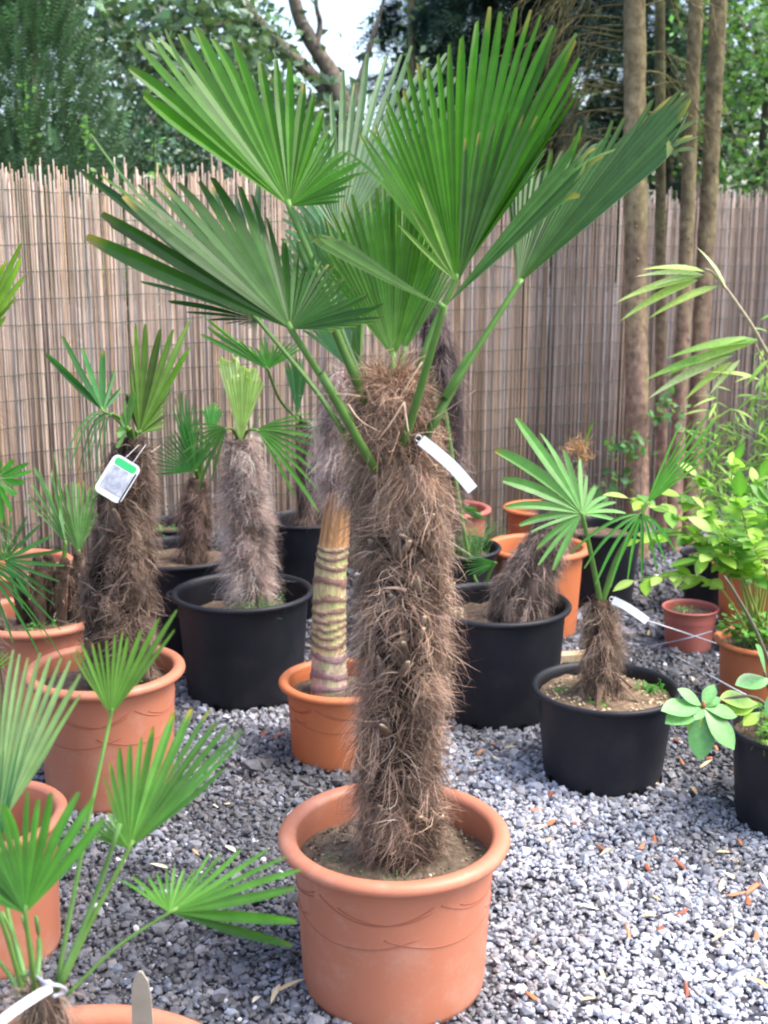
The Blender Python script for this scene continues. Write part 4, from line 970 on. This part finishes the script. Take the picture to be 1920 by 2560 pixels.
for k in range(22):
    xx = rl.uniform(1700, 1990)
    q = stem_of(bm, [np.array([Lp[0] + rl.normal(0, .06), Lp[1] + rl.normal(0, .06), zp]), P(xx + 20, 1250, Yp + .1), P(xx, rl.uniform(850, 1090), Yp + .15)], .003, .001, (.22, .34, .08), 16, 'cane')
    for f in np.linspace(.25, 1, 24):
        p = q[int(f * 15)]; dv = rl.normal(0, 1, 3) * np.array([1, .7, .6]) + np.array([0, 0, .1]); L_ = rl.uniform(.05, .11)
        inst('leaf', bl[rl.choice([0, 2, 2, 3])], p, look(dv, (0, -.4, 1)), (L_,) * 3, bm)

# grass-like seedlings in pots N, Q, O
def weeds(key, label, n, spread, hgt, colr, cxo=0, cyo=0, leafy=True, seed=0):
    L, Rr, h, zs = POT[key]; r = np.random.default_rng(200 + seed)
    o = root('weed', (L[0] + cxo, L[1] + cyo, zs), label, 'weed')
    parts, cols = [], []
    V = []
    for k in range(n):
        a = r.uniform(0, 6.28); d0 = r.uniform(0, spread)
        p = np.array([L[0] + cxo + d0 * math.cos(a), L[1] + cyo + d0 * math.sin(a), zs])
        tip_ = p + np.array([r.normal(0, hgt * .4), r.normal(0, hgt * .4), hgt * r.uniform(.5, 1)])
        q = spline([p, (p + tip_) / 2 + np.array([0, 0, hgt * .12]), tip_], 5)
        v, f = tube(q, np.linspace(.0012, .0005, 5), 4); parts.append((v, f)); cols.append(np.repeat((np.array(colr) * r.uniform(.7, 1.2))[None], len(v), 0))
        if leafy:
            for j in range(4):
                dv = nrm(r.normal(0, 1, 3) * np.array([1, 1, .4])); c0 = q[min(2 + j, 4)]; s_ = nrm(np.cross(dv, [0, 0, 1.])) * hgt * .09; L_ = hgt * .28
                v = np.array([c0, c0 + dv * L_ * .5 + s_, c0 + dv * L_, c0 + dv * L_ * .5 - s_]); parts.append((v, [np.array([[0, 1, 2, 3]])])); cols.append(np.repeat((np.array(colr) * r.uniform(.7, 1.3))[None], 4, 0))
    V, F = join(parts)
    f = obj('foliage', V, F, M['leaf'], o, np.vstack(cols)); f['kind'] = 'stuff'
    return o
weeds('A', 'feathery green horsetail weed beside the woolly trunk in its black pot', 120, .045, .11, (.10, .34, .06), .075, -.12, False, 1)
weeds('A', 'tiny green seedlings at the front of the woolly palm pot', 10, .04, .03, (.10, .36, .05), -.09, -.13, True, 2)
weeds('C', 'bright green chickweed along the back edge of the small palm pot', 40, .05, .03, (.06, .30, .03), .13, .03, True, 3)
weeds('C', 'little green clover sprig in front of the small palm trunk', 8, .02, .03, (.10, .38, .04), -.04, -.10, True, 4)
weeds('C', 'single green seedling at the side of the small palm pot', 8, .03, .03, (.10, .36, .04), -.13, .02, True, 5)
weeds('B', 'small green sprig in front of the leaning stump', 10, .02, .03, (.12, .40, .05), -.02, -.17, True, 6)
weeds('D', 'green weeds inside the rim of the tagged palm pot', 22, .04, .04, (.10, .36, .05), .11, -.06, True, 7)
weeds('main', 'thin grass tuft at the foot of the tall shaggy palm', 9, .02, .05, (.10, .28, .05), .0, -.15, False, 8)
weeds('main', 'tiny round leaved seedling near the rim of the large pot', 3, .01, .02, (.12, .38, .06), -.13, -.02, True, 9)
weeds('main', 'little seedlings on the soil at the front of the large pot', 6, .06, .018, (.16, .34, .06), -.08, -.12, True, 10)
weeds('N', 'sparse seedlings in the small pinkish red pot', 6, .03, .05, (.14, .34, .06), -.03, -.03, True, 11)
weeds('O', 'green grassy growth under the lime shrub', 60, .08, .12, (.14, .36, .06), -.03, -.03, True, 12)
weeds('I', 'feathery grass tuft growing in the black pot by the fence', 140, .10, .16, (.13, .36, .08), .06, -.05, False, 13)
weeds('G2', 'low weeds in the small black pot against the fence', 24, .08, .06, (.08, .28, .05), 0, -.06, True, 14)
weeds('J', 'sparse green weeds in the orange pot behind the stump', 14, .09, .05, (.12, .30, .06), .02, -.02, True, 15)
weeds('E', 'small weeds among the thin stems', 20, .12, .05, (.10, .30, .05), .02, -.1, True, 16)

# rhododendron (pot R)
Lr, Rr_, hr, zr_ = POT['R']; Yr = Lr[1]
rh = root('rhododendron', (Lr[0], Lr[1], zr_), 'rhododendron with broad glossy leaves in a whorl over the black pot', 'shrub')
rm = [leaf_mesh('leaf', 1, .52, .12, .10, c, 'gloss_leaf', .58, 9) for c in ((.16, .36, .12), (.12, .31, .09), (.30, .48, .08), (.09, .26, .06))]
for pts in ([(Lr[0], Lr[1], zr_), P(1900, 1750, Yr - .05), P(1830, 1745, Yr - .1), P(1757, 1765, Yr - .14)], [(Lr[0], Lr[1], zr_), P(1930, 1740, Yr), P(1910, 1680, Yr - .05)], [(Lr[0], Lr[1], zr_), P(1900, 1600, Yr), P(1845, 1495, Yr + .02), P(1810, 1440, Yr + .02)]):
    stem_of(rh, [np.asarray(p, float) for p in pts], .006, .003, (.10, .085, .05), 12)
hubp = P(1757, 1768, Yr - .15)
for (x, y, dy, mi) in ((1660, 1768, -.05, 0), (1668, 1800, -.06, 0), (1700, 1720, 0, 0), (1785, 1710, .03, 0), (1800, 1740, .03, 1), (1845, 1785, .0, 0), (1740, 1795, -.05, 0), (1840, 1868, -.06, 3), (1752, 1898, -.06, 3), (1720, 1830, -.02, 2)):
    p1 = P(x, y, Yr - .15 + dy); v = p1 - hubp
    inst('leaf', rm[mi], hubp, look(v, (0, -.5, 1)), (np.linalg.norm(v) * 1.02 if np.linalg.norm(v) > .06 else .06,) * 3, rh)
for (x0, y0, x1, y1, mi) in ((1895, 1760, 1805, 1738, 2), (1890, 1768, 1810, 1770, 2), (1930, 1700, 1842, 1705, 0), (1915, 1690, 1900, 1610, 0), (1930, 1690, 1990, 1660, 0), (1935, 1720, 1930, 1800, 1), (1900, 1780, 1860, 1810, 2)):
    p0, p1 = P(x0, y0, Yr - .08), P(x1, y1, Yr - .12); v = p1 - p0
    inst('leaf', rm[mi], p0, look(v, (0, -.5, 1)), (np.linalg.norm(v),) * 3, rh)
bud = np.array(hubp) + np.array([0, -.005, .004])
V, F = tube(np.array([bud - [0, 0, .004], bud + [0, 0, .006], bud + [0, 0, .014]]), [.005, .006, .001], 7); obj('bud', V, F, M['wood'], rh, (.35, .10, .06))
weeds('R', 'mossy green growth around the rhododendron base', 120, .15, .07, (.16, .38, .05), -.02, -.02, True, 17)

# cords lying across the gravel
def cord(label, pts, r=.0022):
    V, F = tube(spline(pts, 16), r, 6); o = obj('cord', V, F, M['string'], None, org=pts[0]); tag(o, label, 'cord')
gp = lambda x, y, z=.03: P(x, y, ground_Y(y, z))
cord('pale cord stretched from the small palm toward the orange shrub pot', [P(1620, 1552, Yc_ - .12), P(1700, 1578, 3.5), P(1790, 1608, 3.65)])
cord('pale cord crossing in front of the small pinkish red pot', [gp(1590, 1622, .02), P(1700, 1600, 3.65), P(1780, 1578, 3.75)])
cord('pale cord sagging in front of the orange shrub pot', [gp(1690, 1640, .03), P(1800, 1703, 3.35), P(1880, 1745, 3.2)])
# timber offcuts
def plank(label, c, L_, w_, h_, rz, colr=(.50, .38, .24)):
    o = root('plank', (c[0], c[1], 0), label, 'plank')
    v = np.array([[sx * L_ / 2, sy * w_ / 2, z_] for z_ in (.004, h_) for sx, sy in ((-1, -1), (1, -1), (1, 1), (-1, 1))])
    a = rad(rz); v[:, :2] = v[:, :2] @ np.array([[math.cos(a), math.sin(a)], [-math.sin(a), math.cos(a)]])
    obj('board', v + np.array([c[0], c[1], .012]), [np.array([[0, 3, 2, 1], [4, 5, 6, 7], [0, 1, 5, 4], [1, 2, 6, 5], [2, 3, 7, 6], [3, 0, 4, 7]])], M['wood'], o, colr, smooth=False)
plank('short pale timber offcut lying behind the wide black pot', gp(1430, 1640, .03), .26, .05, .03, 12)
plank('weathered board lying along the fence foot behind the orange pots', (.78, 5.95, 0), .7, .09, .03, 32, (.36, .26, .17))

# ------------------------------------------------------------------ bark chips and fallen leaves
chip = [mesh('chip', *(lambda v: (v[0], v[1]))(stones(np.zeros((1, 3)), np.array([1.]), np.ones((1, 3)), 1, np.random.default_rng(i))), M['litter'], c, smooth=False) for i, c in enumerate(((.36, .12, .06), (.42, .17, .08), (.30, .10, .055), (.45, .21, .11)))]
chips = [(1375, 1985), (1378, 2055), (1505, 2120), (1605, 2115), (1635, 2100), (1705, 1905), (1690, 1850), (1790, 1870), (1775, 1895), (1850, 2105), (1895, 2210), (1840, 2235), (1870, 2250), (1890, 2340), (1705, 2280), (1570, 2330), (1655, 2325), (1330, 2490), (1715, 2470), (1200, 1880), (1180, 1930), (1235, 1860), (1620, 2170), (1340, 2025), (660, 1835), (690, 1840), (1700, 2160), (1880, 2220), (1440, 2060), (1560, 2210)]
MARKS = dict(main='the large terracotta pot', C='the wide black pot', R='the rhododendron pot', T='the bright orange pot', B='the pot of the leaning stump', N='the small pinkish red pot', U='the low fan palm', D='the tagged palm pot')
def beside(p):
    return MARKS[min(MARKS, key=lambda q: np.hypot(p[0] - POT[q][0][0], p[1] - POT[q][0][1]) - POT[q][1])]
for k, (x, y) in enumerate(chips):
    p = gp(x, y, .016)
    o = inst('bark_chip', chip[k % 4], p, Euler((rl.normal(0, .2), rl.normal(0, .2), rl.uniform(0, 6.28))).to_matrix(), (rl.uniform(.014, .030), rl.uniform(.006, .011), rl.uniform(.004, .008)))
    tag(o, 'rusty red bark chip on the gravel near ' + beside(p), 'bark chip', 'bark chips near ' + beside(p))
fl = [leaf_mesh('fallen_leaf', 1, .2, .3, .1, c, 'litter', .4, 6) for c in ((.50, .40, .24), (.58, .50, .33), (.42, .30, .16), (.55, .52, .40))]
spots = [(1330, 2050), (1345, 2075), (1380, 2095), (1425, 2065), (1530, 2120), (1560, 2190), (1650, 2250), (1700, 2225), (1790, 2130), (1810, 2180), (1850, 2155), (1900, 2180), (1780, 2355), (1830, 2290), (1600, 2290), (1440, 2260), (1800, 2230), (1910, 2400), (1870, 2440), (1230, 1890), (1260, 1870), (1280, 1905), (1300, 1930), (1175, 1905), (1640, 1550), (1660, 1580), (1620, 1590), (1600, 1610), (1680, 1620), (1730, 1690), (560, 2220), (600, 2420), (640, 2300), (420, 2170), (480, 2120), (590, 2130), (700, 2460), (530, 2010), (690, 2480), (650, 2490), (1500, 2420), (1340, 2380), (1450, 2500), (1580, 2480), (1750, 1920), (1720, 1980), (1730, 1965), (1820, 1990), (1650, 1960), (560, 2010)]
for k, (x, y) in enumerate(spots):
    o = inst('fallen_leaf', fl[k % 4], gp(x, y, .02), Euler((rl.normal(0, .25), rl.normal(0, .25), rl.uniform(0, 6.28))).to_matrix(), (rl.uniform(.035, .075),) * 3)
    tag(o, 'dry straw coloured leaf on the gravel near ' + beside(gp(x, y)), 'fallen leaf', 'dry leaves near ' + beside(gp(x, y)))
# pale clay pebbles on the small palm's soil
n_ = 300; a = rl.uniform(0, 6.28, n_); d_ = np.sqrt(rl.uniform(.12, 1, n_)) * Rc_ * .80
V, F, C = stones(np.stack([Lc_[0] + d_ * np.cos(a), Lc_[1] + d_ * np.sin(a), np.full(n_, zc_ + .006)], 1), rl.uniform(.003, .0065, n_), np.array([.46, .36, .22]) * rl.lognormal(0, .25, (n_, 1)), 1, rl)
o = obj('clay_pebbles', V, F, M['stone'], None, C); tag(o, 'pale clay pebbles mulching the soil of the small palm pot', 'pebbles', kind='stuff')
n_ = 120; a = rl.uniform(2.3, 5.2, n_); d_ = np.sqrt(rl.uniform(.3, 1, n_)) * Rb_ * .8
V, F, C = stones(np.stack([Lb_[0] + d_ * np.cos(a), Lb_[1] + d_ * np.sin(a), np.full(n_, zb_ + .006)], 1), rl.uniform(.004, .010, n_), np.array([.42, .32, .20]) * rl.lognormal(0, .25, (n_, 1)), 1, rl)
o = obj('clay_pebbles', V, F, M['stone'], None, C); tag(o, 'brown pebbles on the soil beside the leaning stump', 'pebbles', kind='stuff')
n_ = 500; a = rl.uniform(0, 6.28, n_); d_ = np.sqrt(rl.uniform(.15, 1, n_)) * R0 * .78
V, F, C = stones(np.stack([L0[0] + d_ * np.cos(a), L0[1] + d_ * np.sin(a), np.full(n_, zs0 + .006)], 1), rl.uniform(.002, .005, n_), np.array([.16, .12, .085]) * rl.lognormal(0, .4, (n_, 1)), 1, rl)
o = obj('soil_crumbs', V, F, M['stone'], None, C); tag(o, 'brown soil crumbs on the surface of the large terracotta pot', 'soil', kind='stuff')

# ------------------------------------------------------------------ trees behind
def leaves_cloud(pts, size, colr, up=.5, aspect=.5, r=R):
    """many small folded leaves at pts; returns V,F,C"""
    n = len(pts); d = nrm(r.normal(size=(n, 3)) * np.array([1, 1, .7])); nn = nrm(np.cross(d, r.normal(size=(n, 3))) + np.array([0, -.2, up]) * 1.0)
    s = nrm(np.cross(d, nn)); L = size[:, None]
    p0 = pts; p1 = pts + d * L; md = pts + d * L * .45
    V = np.stack([p0, md + s * L * aspect * .5 + nn * L * .06, p1, md - s * L * aspect * .5 + nn * L * .06], 1).reshape(-1, 3)
    i = np.arange(n)[:, None] * 4
    F = np.concatenate([i + np.array([[0, 1, 2]]), i + np.array([[0, 2, 3]])])
    return V, F, np.repeat(colr, 4, 0)

def limb(tree, pts, r0, r1, colr, name='limb', sides=9, lump=.08):
    q = spline([np.asarray(p, float) for p in pts], 24); V, F = tube(q, np.linspace(r0, r1, 24), sides)
    V = V + .5 * r0 * lump * R.normal(size=V.shape)
    c = np.asarray(colr) * (1 + .25 * snoise(V, 3, 14, 3))[:, None]
    return obj(name, V, F, M['bark'], tree, np.clip(c, .01, .6))

def clumps(boxes, per, spread, r):
    """points gathered in leaf clumps inside (px0,px1,py0,py1,Y0,Y1) boxes"""
    out = []
    for (x0, x1, y0, y1, Y0, Y1, n) in boxes:
        for _ in range(n):
            c = P(r.uniform(x0, x1), r.uniform(y0, y1), r.uniform(Y0, Y1))
            out.append(c + r.normal(0, spread, (per, 3)) * np.array([1, 1, .7]))
    return np.vstack(out)

def tree_leaves(tree, pts, size, base, var, mat='leaf', aspect=.5, name='crown', r=R, up=.5):
    n = len(pts)
    col = np.asarray(base) * r.lognormal(0, var, (n, 1)) * (1 + r.normal(0, .06, (n, 3)))
    V, F, C = leaves_cloud(pts, size * r.uniform(.6, 1.3, n), col, up, aspect, r)
    o = obj(name, V, F, M[mat], tree, C, smooth=False); return o

rb = np.random.default_rng(123)
# glossy-leaved forked tree
tb = P(900, 420, 8.2); tb[2] = 0
t1 = root('forked_tree', tb, 'forked tree with glossy round leaves rising against the white sky', 'tree')
fk = P(868, 300, 8.2)
limb(t1, [tb, (tb + fk) / 2 + np.array([.05, 0, 0]), fk], .13, .085, (.16, .13, .10), 'trunk')
for pts, a, b_ in (([fk, P(830, 190, 8.2), P(770, 90, 8.1), P(735, 0, 8.0), P(700, -200, 7.9)], .065, .03), ([fk, P(800, 210, 8.3), P(700, 110, 8.4), P(620, 20, 8.4), P(560, -120, 8.4)], .055, .03), ([P(790, 120, 8.1), P(800, 60, 8.1), P(790, 0, 8.0), P(800, -150, 8)], .022, .01), ([P(640, 40, 8.4), P(560, 60, 8.2), P(450, 75, 8.0), P(300, 110, 7.8)], .018, .008), ([P(560, 60, 8.2), P(430, 110, 8.1), P(330, 100, 8.0)], .012, .005), ([fk, P(900, 200, 8.4), P(930, 100, 8.5), P(960, 0, 8.6)], .03, .012)):
    limb(t1, pts, a, b_, (.17, .14, .11))
pts = clumps([(60, 560, -120, 130, 7.4, 9, 70), (230, 640, 60, 300, 7.6, 9, 60), (520, 700, 40, 330, 7.6, 8.8, 40), (690, 900, 250, 340, 7.8, 8.6, 20), (940, 990, 60, 180, 8, 9, 3), (500, 610, -150, 60, 7.8, 8.8, 18)], 22, .15, rb)
tree_leaves(t1, pts, .085, (.11, .185, .09), .45, 'gloss_leaf', .62, r=rb)
# yew-like bush on the left
yb = P(90, 400, 7.0); yb[2] = 0
t2 = root('conifer_bush', yb, 'dark green feathery conifer bush rising above the fence beside the forked tree', 'conifer')
limb(t2, [yb, yb + np.array([0, 0, 1.6]), yb + np.array([.03, 0, 2.9])], .06, .015, (.12, .08, .06), 'trunk')
def sprays(tree, starts, dirs, L, base, var, k=9, nl=.035, name='crown', r=R, droop=.2):
    """needle sprays: each a bent twig with two ranks of needles"""
    n = len(starts); t = np.linspace(0, 1, k)[None, :, None]
    d = nrm(dirs); p = starts[:, None] + d[:, None] * L[:, None, None] * t + np.array([0, 0, -1.]) * droop * L[:, None, None] * t ** 2
    s = nrm(np.cross(d, np.array([0, 0, 1.]) + r.normal(0, .3, (n, 3))))[:, None]
    nd = nl * (1.1 - .7 * t) * r.uniform(.7, 1.3, (n, k, 1))
    wv = d[:, None] * nl * .20
    tipL = p + s * nd + d[:, None] * nd * .55; tipR = p - s * nd + d[:, None] * nd * .55
    V = np.stack([p - wv, p + wv, tipL, p - wv * .9 + [0, 0, .001], p + wv * .9 + [0, 0, .001], tipR], 2).reshape(-1, 3)
    F = np.arange(len(V)).reshape(-1, 3)
    col = np.asarray(base) * r.lognormal(0, var, (n, 1)) * (1 + r.normal(0, .05, (n, 3)))
    return obj(name, V, F, M['needle'], tree, np.repeat(col, k * 6, 0), smooth=False)
n_ = 4200; hh = rb.uniform(1.2, 3.0, n_); aa = rb.uniform(0, 6.28, n_); rd = np.interp(hh, [1.2, 2.2, 3.0], [.55, .5, .12]) * np.sqrt(rb.uniform(0.1, 1, n_))
st_ = np.stack([yb[0] + rd * np.cos(aa), yb[1] + rd * np.sin(aa), hh], 1)
sprays(t2, st_, np.stack([np.cos(aa) * .6, np.sin(aa) * .6, np.full(n_, .75)], 1) + rb.normal(0, .25, (n_, 3)), rb.uniform(.10, .24, n_), (.09, .17, .08), .4, r=rb, droop=0, nl=.03)
# lower laurel hedge plants behind fence
for k, (cx_, wd_, top, Yh, colr, lab) in enumerate(((300, 190, 300, 7.6, (.05, .13, .07), 'bluish green shrub just behind the fence beside the conifer bush'), (520, 180, 300, 8.0, (.045, .115, .065), 'dark shrub behind the fence under the forked tree'), (420, 150, 140, 9.6, (.20, .13, .13), 'purplish brown leaved shrub seen through the forked tree'), (640, 150, 250, 10.2, (.17, .13, .12), 'dull brown leaved shrub far behind the fence'))):
    c0 = P(cx_, 500, Yh); c0[2] = 0
    t = root('shrub', c0, lab, 'shrub')
    limb(t, [c0, c0 + np.array([0, 0, .7]), c0 + np.array([.05, 0, 1.6])], .03, .01, (.1, .08, .06), 'stem')
    ztop = P(cx_, top, Yh)[2]; hw = wd_ * mpp(P(cx_, top, Yh))
    pts = np.vstack([np.array([c0[0] + rb.normal(0, hw * .55), c0[1] + rb.normal(0, .35), ztop - abs(rb.normal(0, .45))]) + rb.normal(0, .10, (34, 3)) for _ in range(90)])
    pts = pts[pts[:, 2] > .9]
    tree_leaves(t, pts, .05, colr, .4, 'gloss_leaf', .5, 'foliage', rb)
for k, (cx_, y0_, Y_) in enumerate(((55, 190, 6.6), (208, 285, 6.2), (380, 340, 6.0))):
    c0 = P(cx_, 470, Y_); c0[2] = 0; c1 = P(cx_ + 8, y0_, Y_)
    t = root('climbing_shoot', c0, ('bright green shoot rising in front of the conifer bush', 'bright green upright shoot beside the conifer bush above the reeds', 'bright green shoot poking up behind the ragged reed tops')[k], 'shoot')
    stem_of(t, [c0, (c0 + c1) / 2, c1], .004, .001, (.12, .25, .06))
    f = rb.uniform(.55, 1, 60); tree_leaves(t, c0 + (c1 - c0) * f[:, None] + rb.normal(0, .018, (60, 3)), .04, (.16, .38, .07), .25, 'leaf', .5, 'foliage', rb)

# dark spruces
def spruce(px, Y, label, r0, zmin, zmax, spread, nbr, base=(.022, .06, .045), seed=0, trunkcol=(.12, .11, .07)):
    r = np.random.default_rng(300 + seed)
    c0 = P(px, 400, Y); c0[2] = 0
    t = root('spruce', c0, label, 'spruce')
    limb(t, [c0, c0 + np.array([.02, 0, 2.0]), c0 + np.array([0, 0, 4.2])], r0, r0 * .75, trunkcol, 'trunk')
    S_, D_, L_ = [], [], []
    for k in range(nbr):
        z0 = r.uniform(zmin, zmax); a = r.uniform(0, 6.28); bl_ = spread * r.uniform(.5, 1.1)
        s0 = c0 + np.array([0, 0, z0]); e = s0 + np.array([math.cos(a) * bl_, math.sin(a) * bl_, -.25 * bl_])
        q = spline([s0, (s0 + e) / 2 + np.array([0, 0, .08 * bl_]), e], 12)
        if k % 3 == 0:
            V, F = tube(q, np.linspace(.012, .004, 12), 5); obj('branch', V, F, M['bark'], t, (.07, .065, .04))
        m = 90
        f = r.uniform(.2, 1, m); p = q[(f * 11).astype(int)]
        sd = np.array([-math.sin(a), math.cos(a), 0]); sg = r.choice([-1, 1], m)[:, None]
        S_.append(p + r.normal(0, .02, (m, 3))); D_.append(sd * sg * .9 + np.array([math.cos(a), math.sin(a), 0]) * .7 + r.normal(0, .25, (m, 3)) + np.array([0, 0, -.35])); L_.append(r.uniform(.10, .26, m))
    sprays(t, np.vstack(S_), np.vstack(D_), np.concatenate(L_), base, .35, r=r, nl=.03, droop=.45, k=8)
    return t
spruce(1022, 8.6, 'slim spruce with pale straight trunk behind the biggest frond', .035, 2.2, 4.0, .42, 30, seed=1, trunkcol=(.20, .19, .11))
spruce(1215, 9.6, 'dense dark spruce behind the tall palm', .07, 1.6, 4.4, .85, 120, base=(.03, .075, .06), seed=2)
spruce(1400, 9.0, 'very dark spruce beside the pine trunks', .07, 1.3, 4.2, 1.2, 120, base=(.014, .036, .026), seed=3)
spruce(1660, 10.0, 'dark spruce behind the group of pine trunks', .07, 1.5, 4.6, 1.3, 90, base=(.02, .055, .035), seed=4)
spruce(1310, 11.5, 'distant spruce filling the gap between the dark ones', .08, 1.5, 4.8, 1.1, 110, base=(.018, .048, .038), seed=5)

# pine trunks in front of the fence
def pine(label, bx, by, tx, Y, rp, seed, lowcol=(.31, .19, .145), topcol=(.17, .135, .075)):
    r = np.random.default_rng(400 + seed)
    a = P(bx, by, Y); a[2] = 0
    top = P(tx, 0, Y); top = a + (top - a) * 1.7
    t = root('pine_tree', a, label, 'tree')
    q = spline([a, a + (top - a) * .5 + r.normal(0, .008, 3), top], 150)
    rr = np.linspace(rp * 1.08, rp * .85, 150)
    V, F = tube(q, rr, 22)
    zz = V[:, 2]; nz = snoise(V * np.array([1, 1, .8]), seed, 26, 4)
    cdir = V - np.stack([np.interp(zz, q[:, 2], q[:, 0]), np.interp(zz, q[:, 2], q[:, 1]), zz], 1)
    V = V + nrm(cdir) * (rp * .09 * nz)[:, None] * (np.abs(cdir).sum(1) > 1e-4)[:, None]
    f = np.clip((zz - .5) / 1.3 + .25 * nz, 0, 1)[:, None]
    c = np.asarray(lowcol) * (1 - f) + np.asarray(topcol) * f
    moss = np.clip(nrm(cdir)[:, 0] * 1.2 - .2 + .5 * nz, 0, 1)[:, None]
    c = c * (1 - .6 * moss) + np.array([.10, .09, .04]) * .6 * moss
    tr = obj('trunk', V, F, M['bark'], t, np.clip(c * (1 + .5 * nz)[:, None], .02, .6))
    for k in range(26):    # bark knots
        z0 = r.uniform(.1, 2.2); i = np.argmin(np.abs(q[:, 2] - z0)); th = r.uniform(math.pi, 2 * math.pi)
        p = q[i] + rr[i] * .97 * np.array([math.cos(th), math.sin(th), 0]); d_ = np.array([math.cos(th), math.sin(th), -.3])
        V, F = tube(np.array([p - d_ * .006, p + d_ * .002, p + d_ * .005]), [.009, .006, .002], 6); obj('knot', V, F, M['bark'], tr, (np.array(lowcol) * (1 - min(1, z0 / 2)) + np.array(topcol) * min(1, z0 / 2)) * r.uniform(.6, 1.1))
    return t, q
tA, qA = pine('stout pine trunk with pinkish scaly bark in front of the reed fence', 1595, 1400, 1590, 5.75, .052, 1)
tB, qB = pine('thin mossy trunk close behind the stout pine trunk', 1652, 1390, 1648, 6.1, .026, 2, topcol=(.12, .115, .055))
tC, qC = pine('leaning middle trunk of the pine group with reddish lower bark', 1682, 1400, 1738, 5.9, .034, 3)
tD, qD = pine('outer leaning trunk of the pine group with reddish lower bark', 1722, 1405, 1795, 6.0, .042, 4)
# dead mossy lower branches
for k in range(34):
    z0 = rb.uniform(1.85, 2.75); i = np.argmin(np.abs(qA[:, 2] - z0)); s0 = qA[i] + np.array([-.03, 0.03, 0])
    L_ = rb.uniform(.3, .75); side = -1 if k % 5 else 1
    e = s0 + np.array([side * L_ * .75, rb.uniform(.05, .6) * L_, rb.uniform(-.28, .02) * L_])
    q = spline([s0, (s0 + e) / 2 + np.array([0, 0, .10 * L_]), e], 9)
    parts = [tube(q, np.linspace(.0055, .0018, 9), 5)]
    for j in range(7):
        p = q[rb.integers(3, 9)]; parts.append(tube(np.array([p, p + np.array([side * rb.uniform(.0, .1), rb.normal(0, .04), -rb.uniform(.03, .16)]), p + np.array([side * rb.uniform(.05, .16), rb.normal(0, .05), -rb.uniform(.1, .28)])]), [.0022, .0016, .0008], 4))
    V, F = join(parts); obj('dead_branch', V, F, M['bark'], tA, (.13, .115, .05))
# ivy sprigs by the trunks
iv = root('ivy', P(1640, 1360, 5.7) * np.array([1, 1, 0]), 'ivy sprigs climbing between the pine trunks', 'ivy')
for (x, y) in ((1640, 1045), (1670, 1000), (1680, 1030), (1545, 1115), (1575, 1100), (1600, 1115), (1550, 1200), (1520, 1212), (1565, 1130)):
    tree_leaves(iv, P(x, y, 5.66) + rb.normal(0, .028, (12, 3)), .05, (.10, .24, .08), .25, 'leaf', .7, 'leaves', rb)
stem_of(iv, [P(1640, 1400, 5.66) * np.array([1, 1, 0]), P(1600, 1200, 5.66), P(1640, 1040, 5.66), P(1680, 985, 5.66)], .003, .001, (.12, .10, .06))

# light green tree on the right
c0 = P(1900, 400, 9.0); c0[2] = 0
t5 = root('broadleaf_tree', c0, 'mid green broadleaf tree beyond the fence beside the pine trunks', 'tree')
limb(t5, [c0, c0 + np.array([.05, 0, 2]), c0 + np.array([.1, 0, 4.2])], .09, .05, (.13, .11, .08), 'trunk')
pts = clumps([(1760, 2050, -60, 470, 8.3, 9.8, 120), (1700, 1800, 0, 300, 9.5, 10.5, 20)], 30, .13, rb)
tree_leaves(t5, pts, .06, (.10, .21, .065), .4, 'leaf', .6, r=rb)
# far treeline closing the lower gaps between the trunks
pts = np.stack([rb.uniform(-9, 9, 15000), rb.uniform(13.5, 15.5, 15000), rb.uniform(.6, 1, 15000) * 2.9], 1)
pts[:, 2] += .2 * np.sin(pts[:, 0] * 2.1) - .6 + 2.4 * (pts[:, 0] > .3) * rb.uniform(0, 1, 15000) + .8 * (pts[:, 0] < -2.2) * rb.uniform(0, 1, 15000)
col = np.array([.03, .062, .038]) * rb.lognormal(0, .4, (15000, 1))
V, F, C = leaves_cloud(pts, rb.uniform(.12, .28, 15000), col, .4, .6, rb)
o = obj('far_woods', V, F, M['leaf'], None, C, smooth=False, org=(0, 14.5, 0)); tag(o, 'far dim green woods closing the view behind the garden trees', 'woods', kind='stuff')
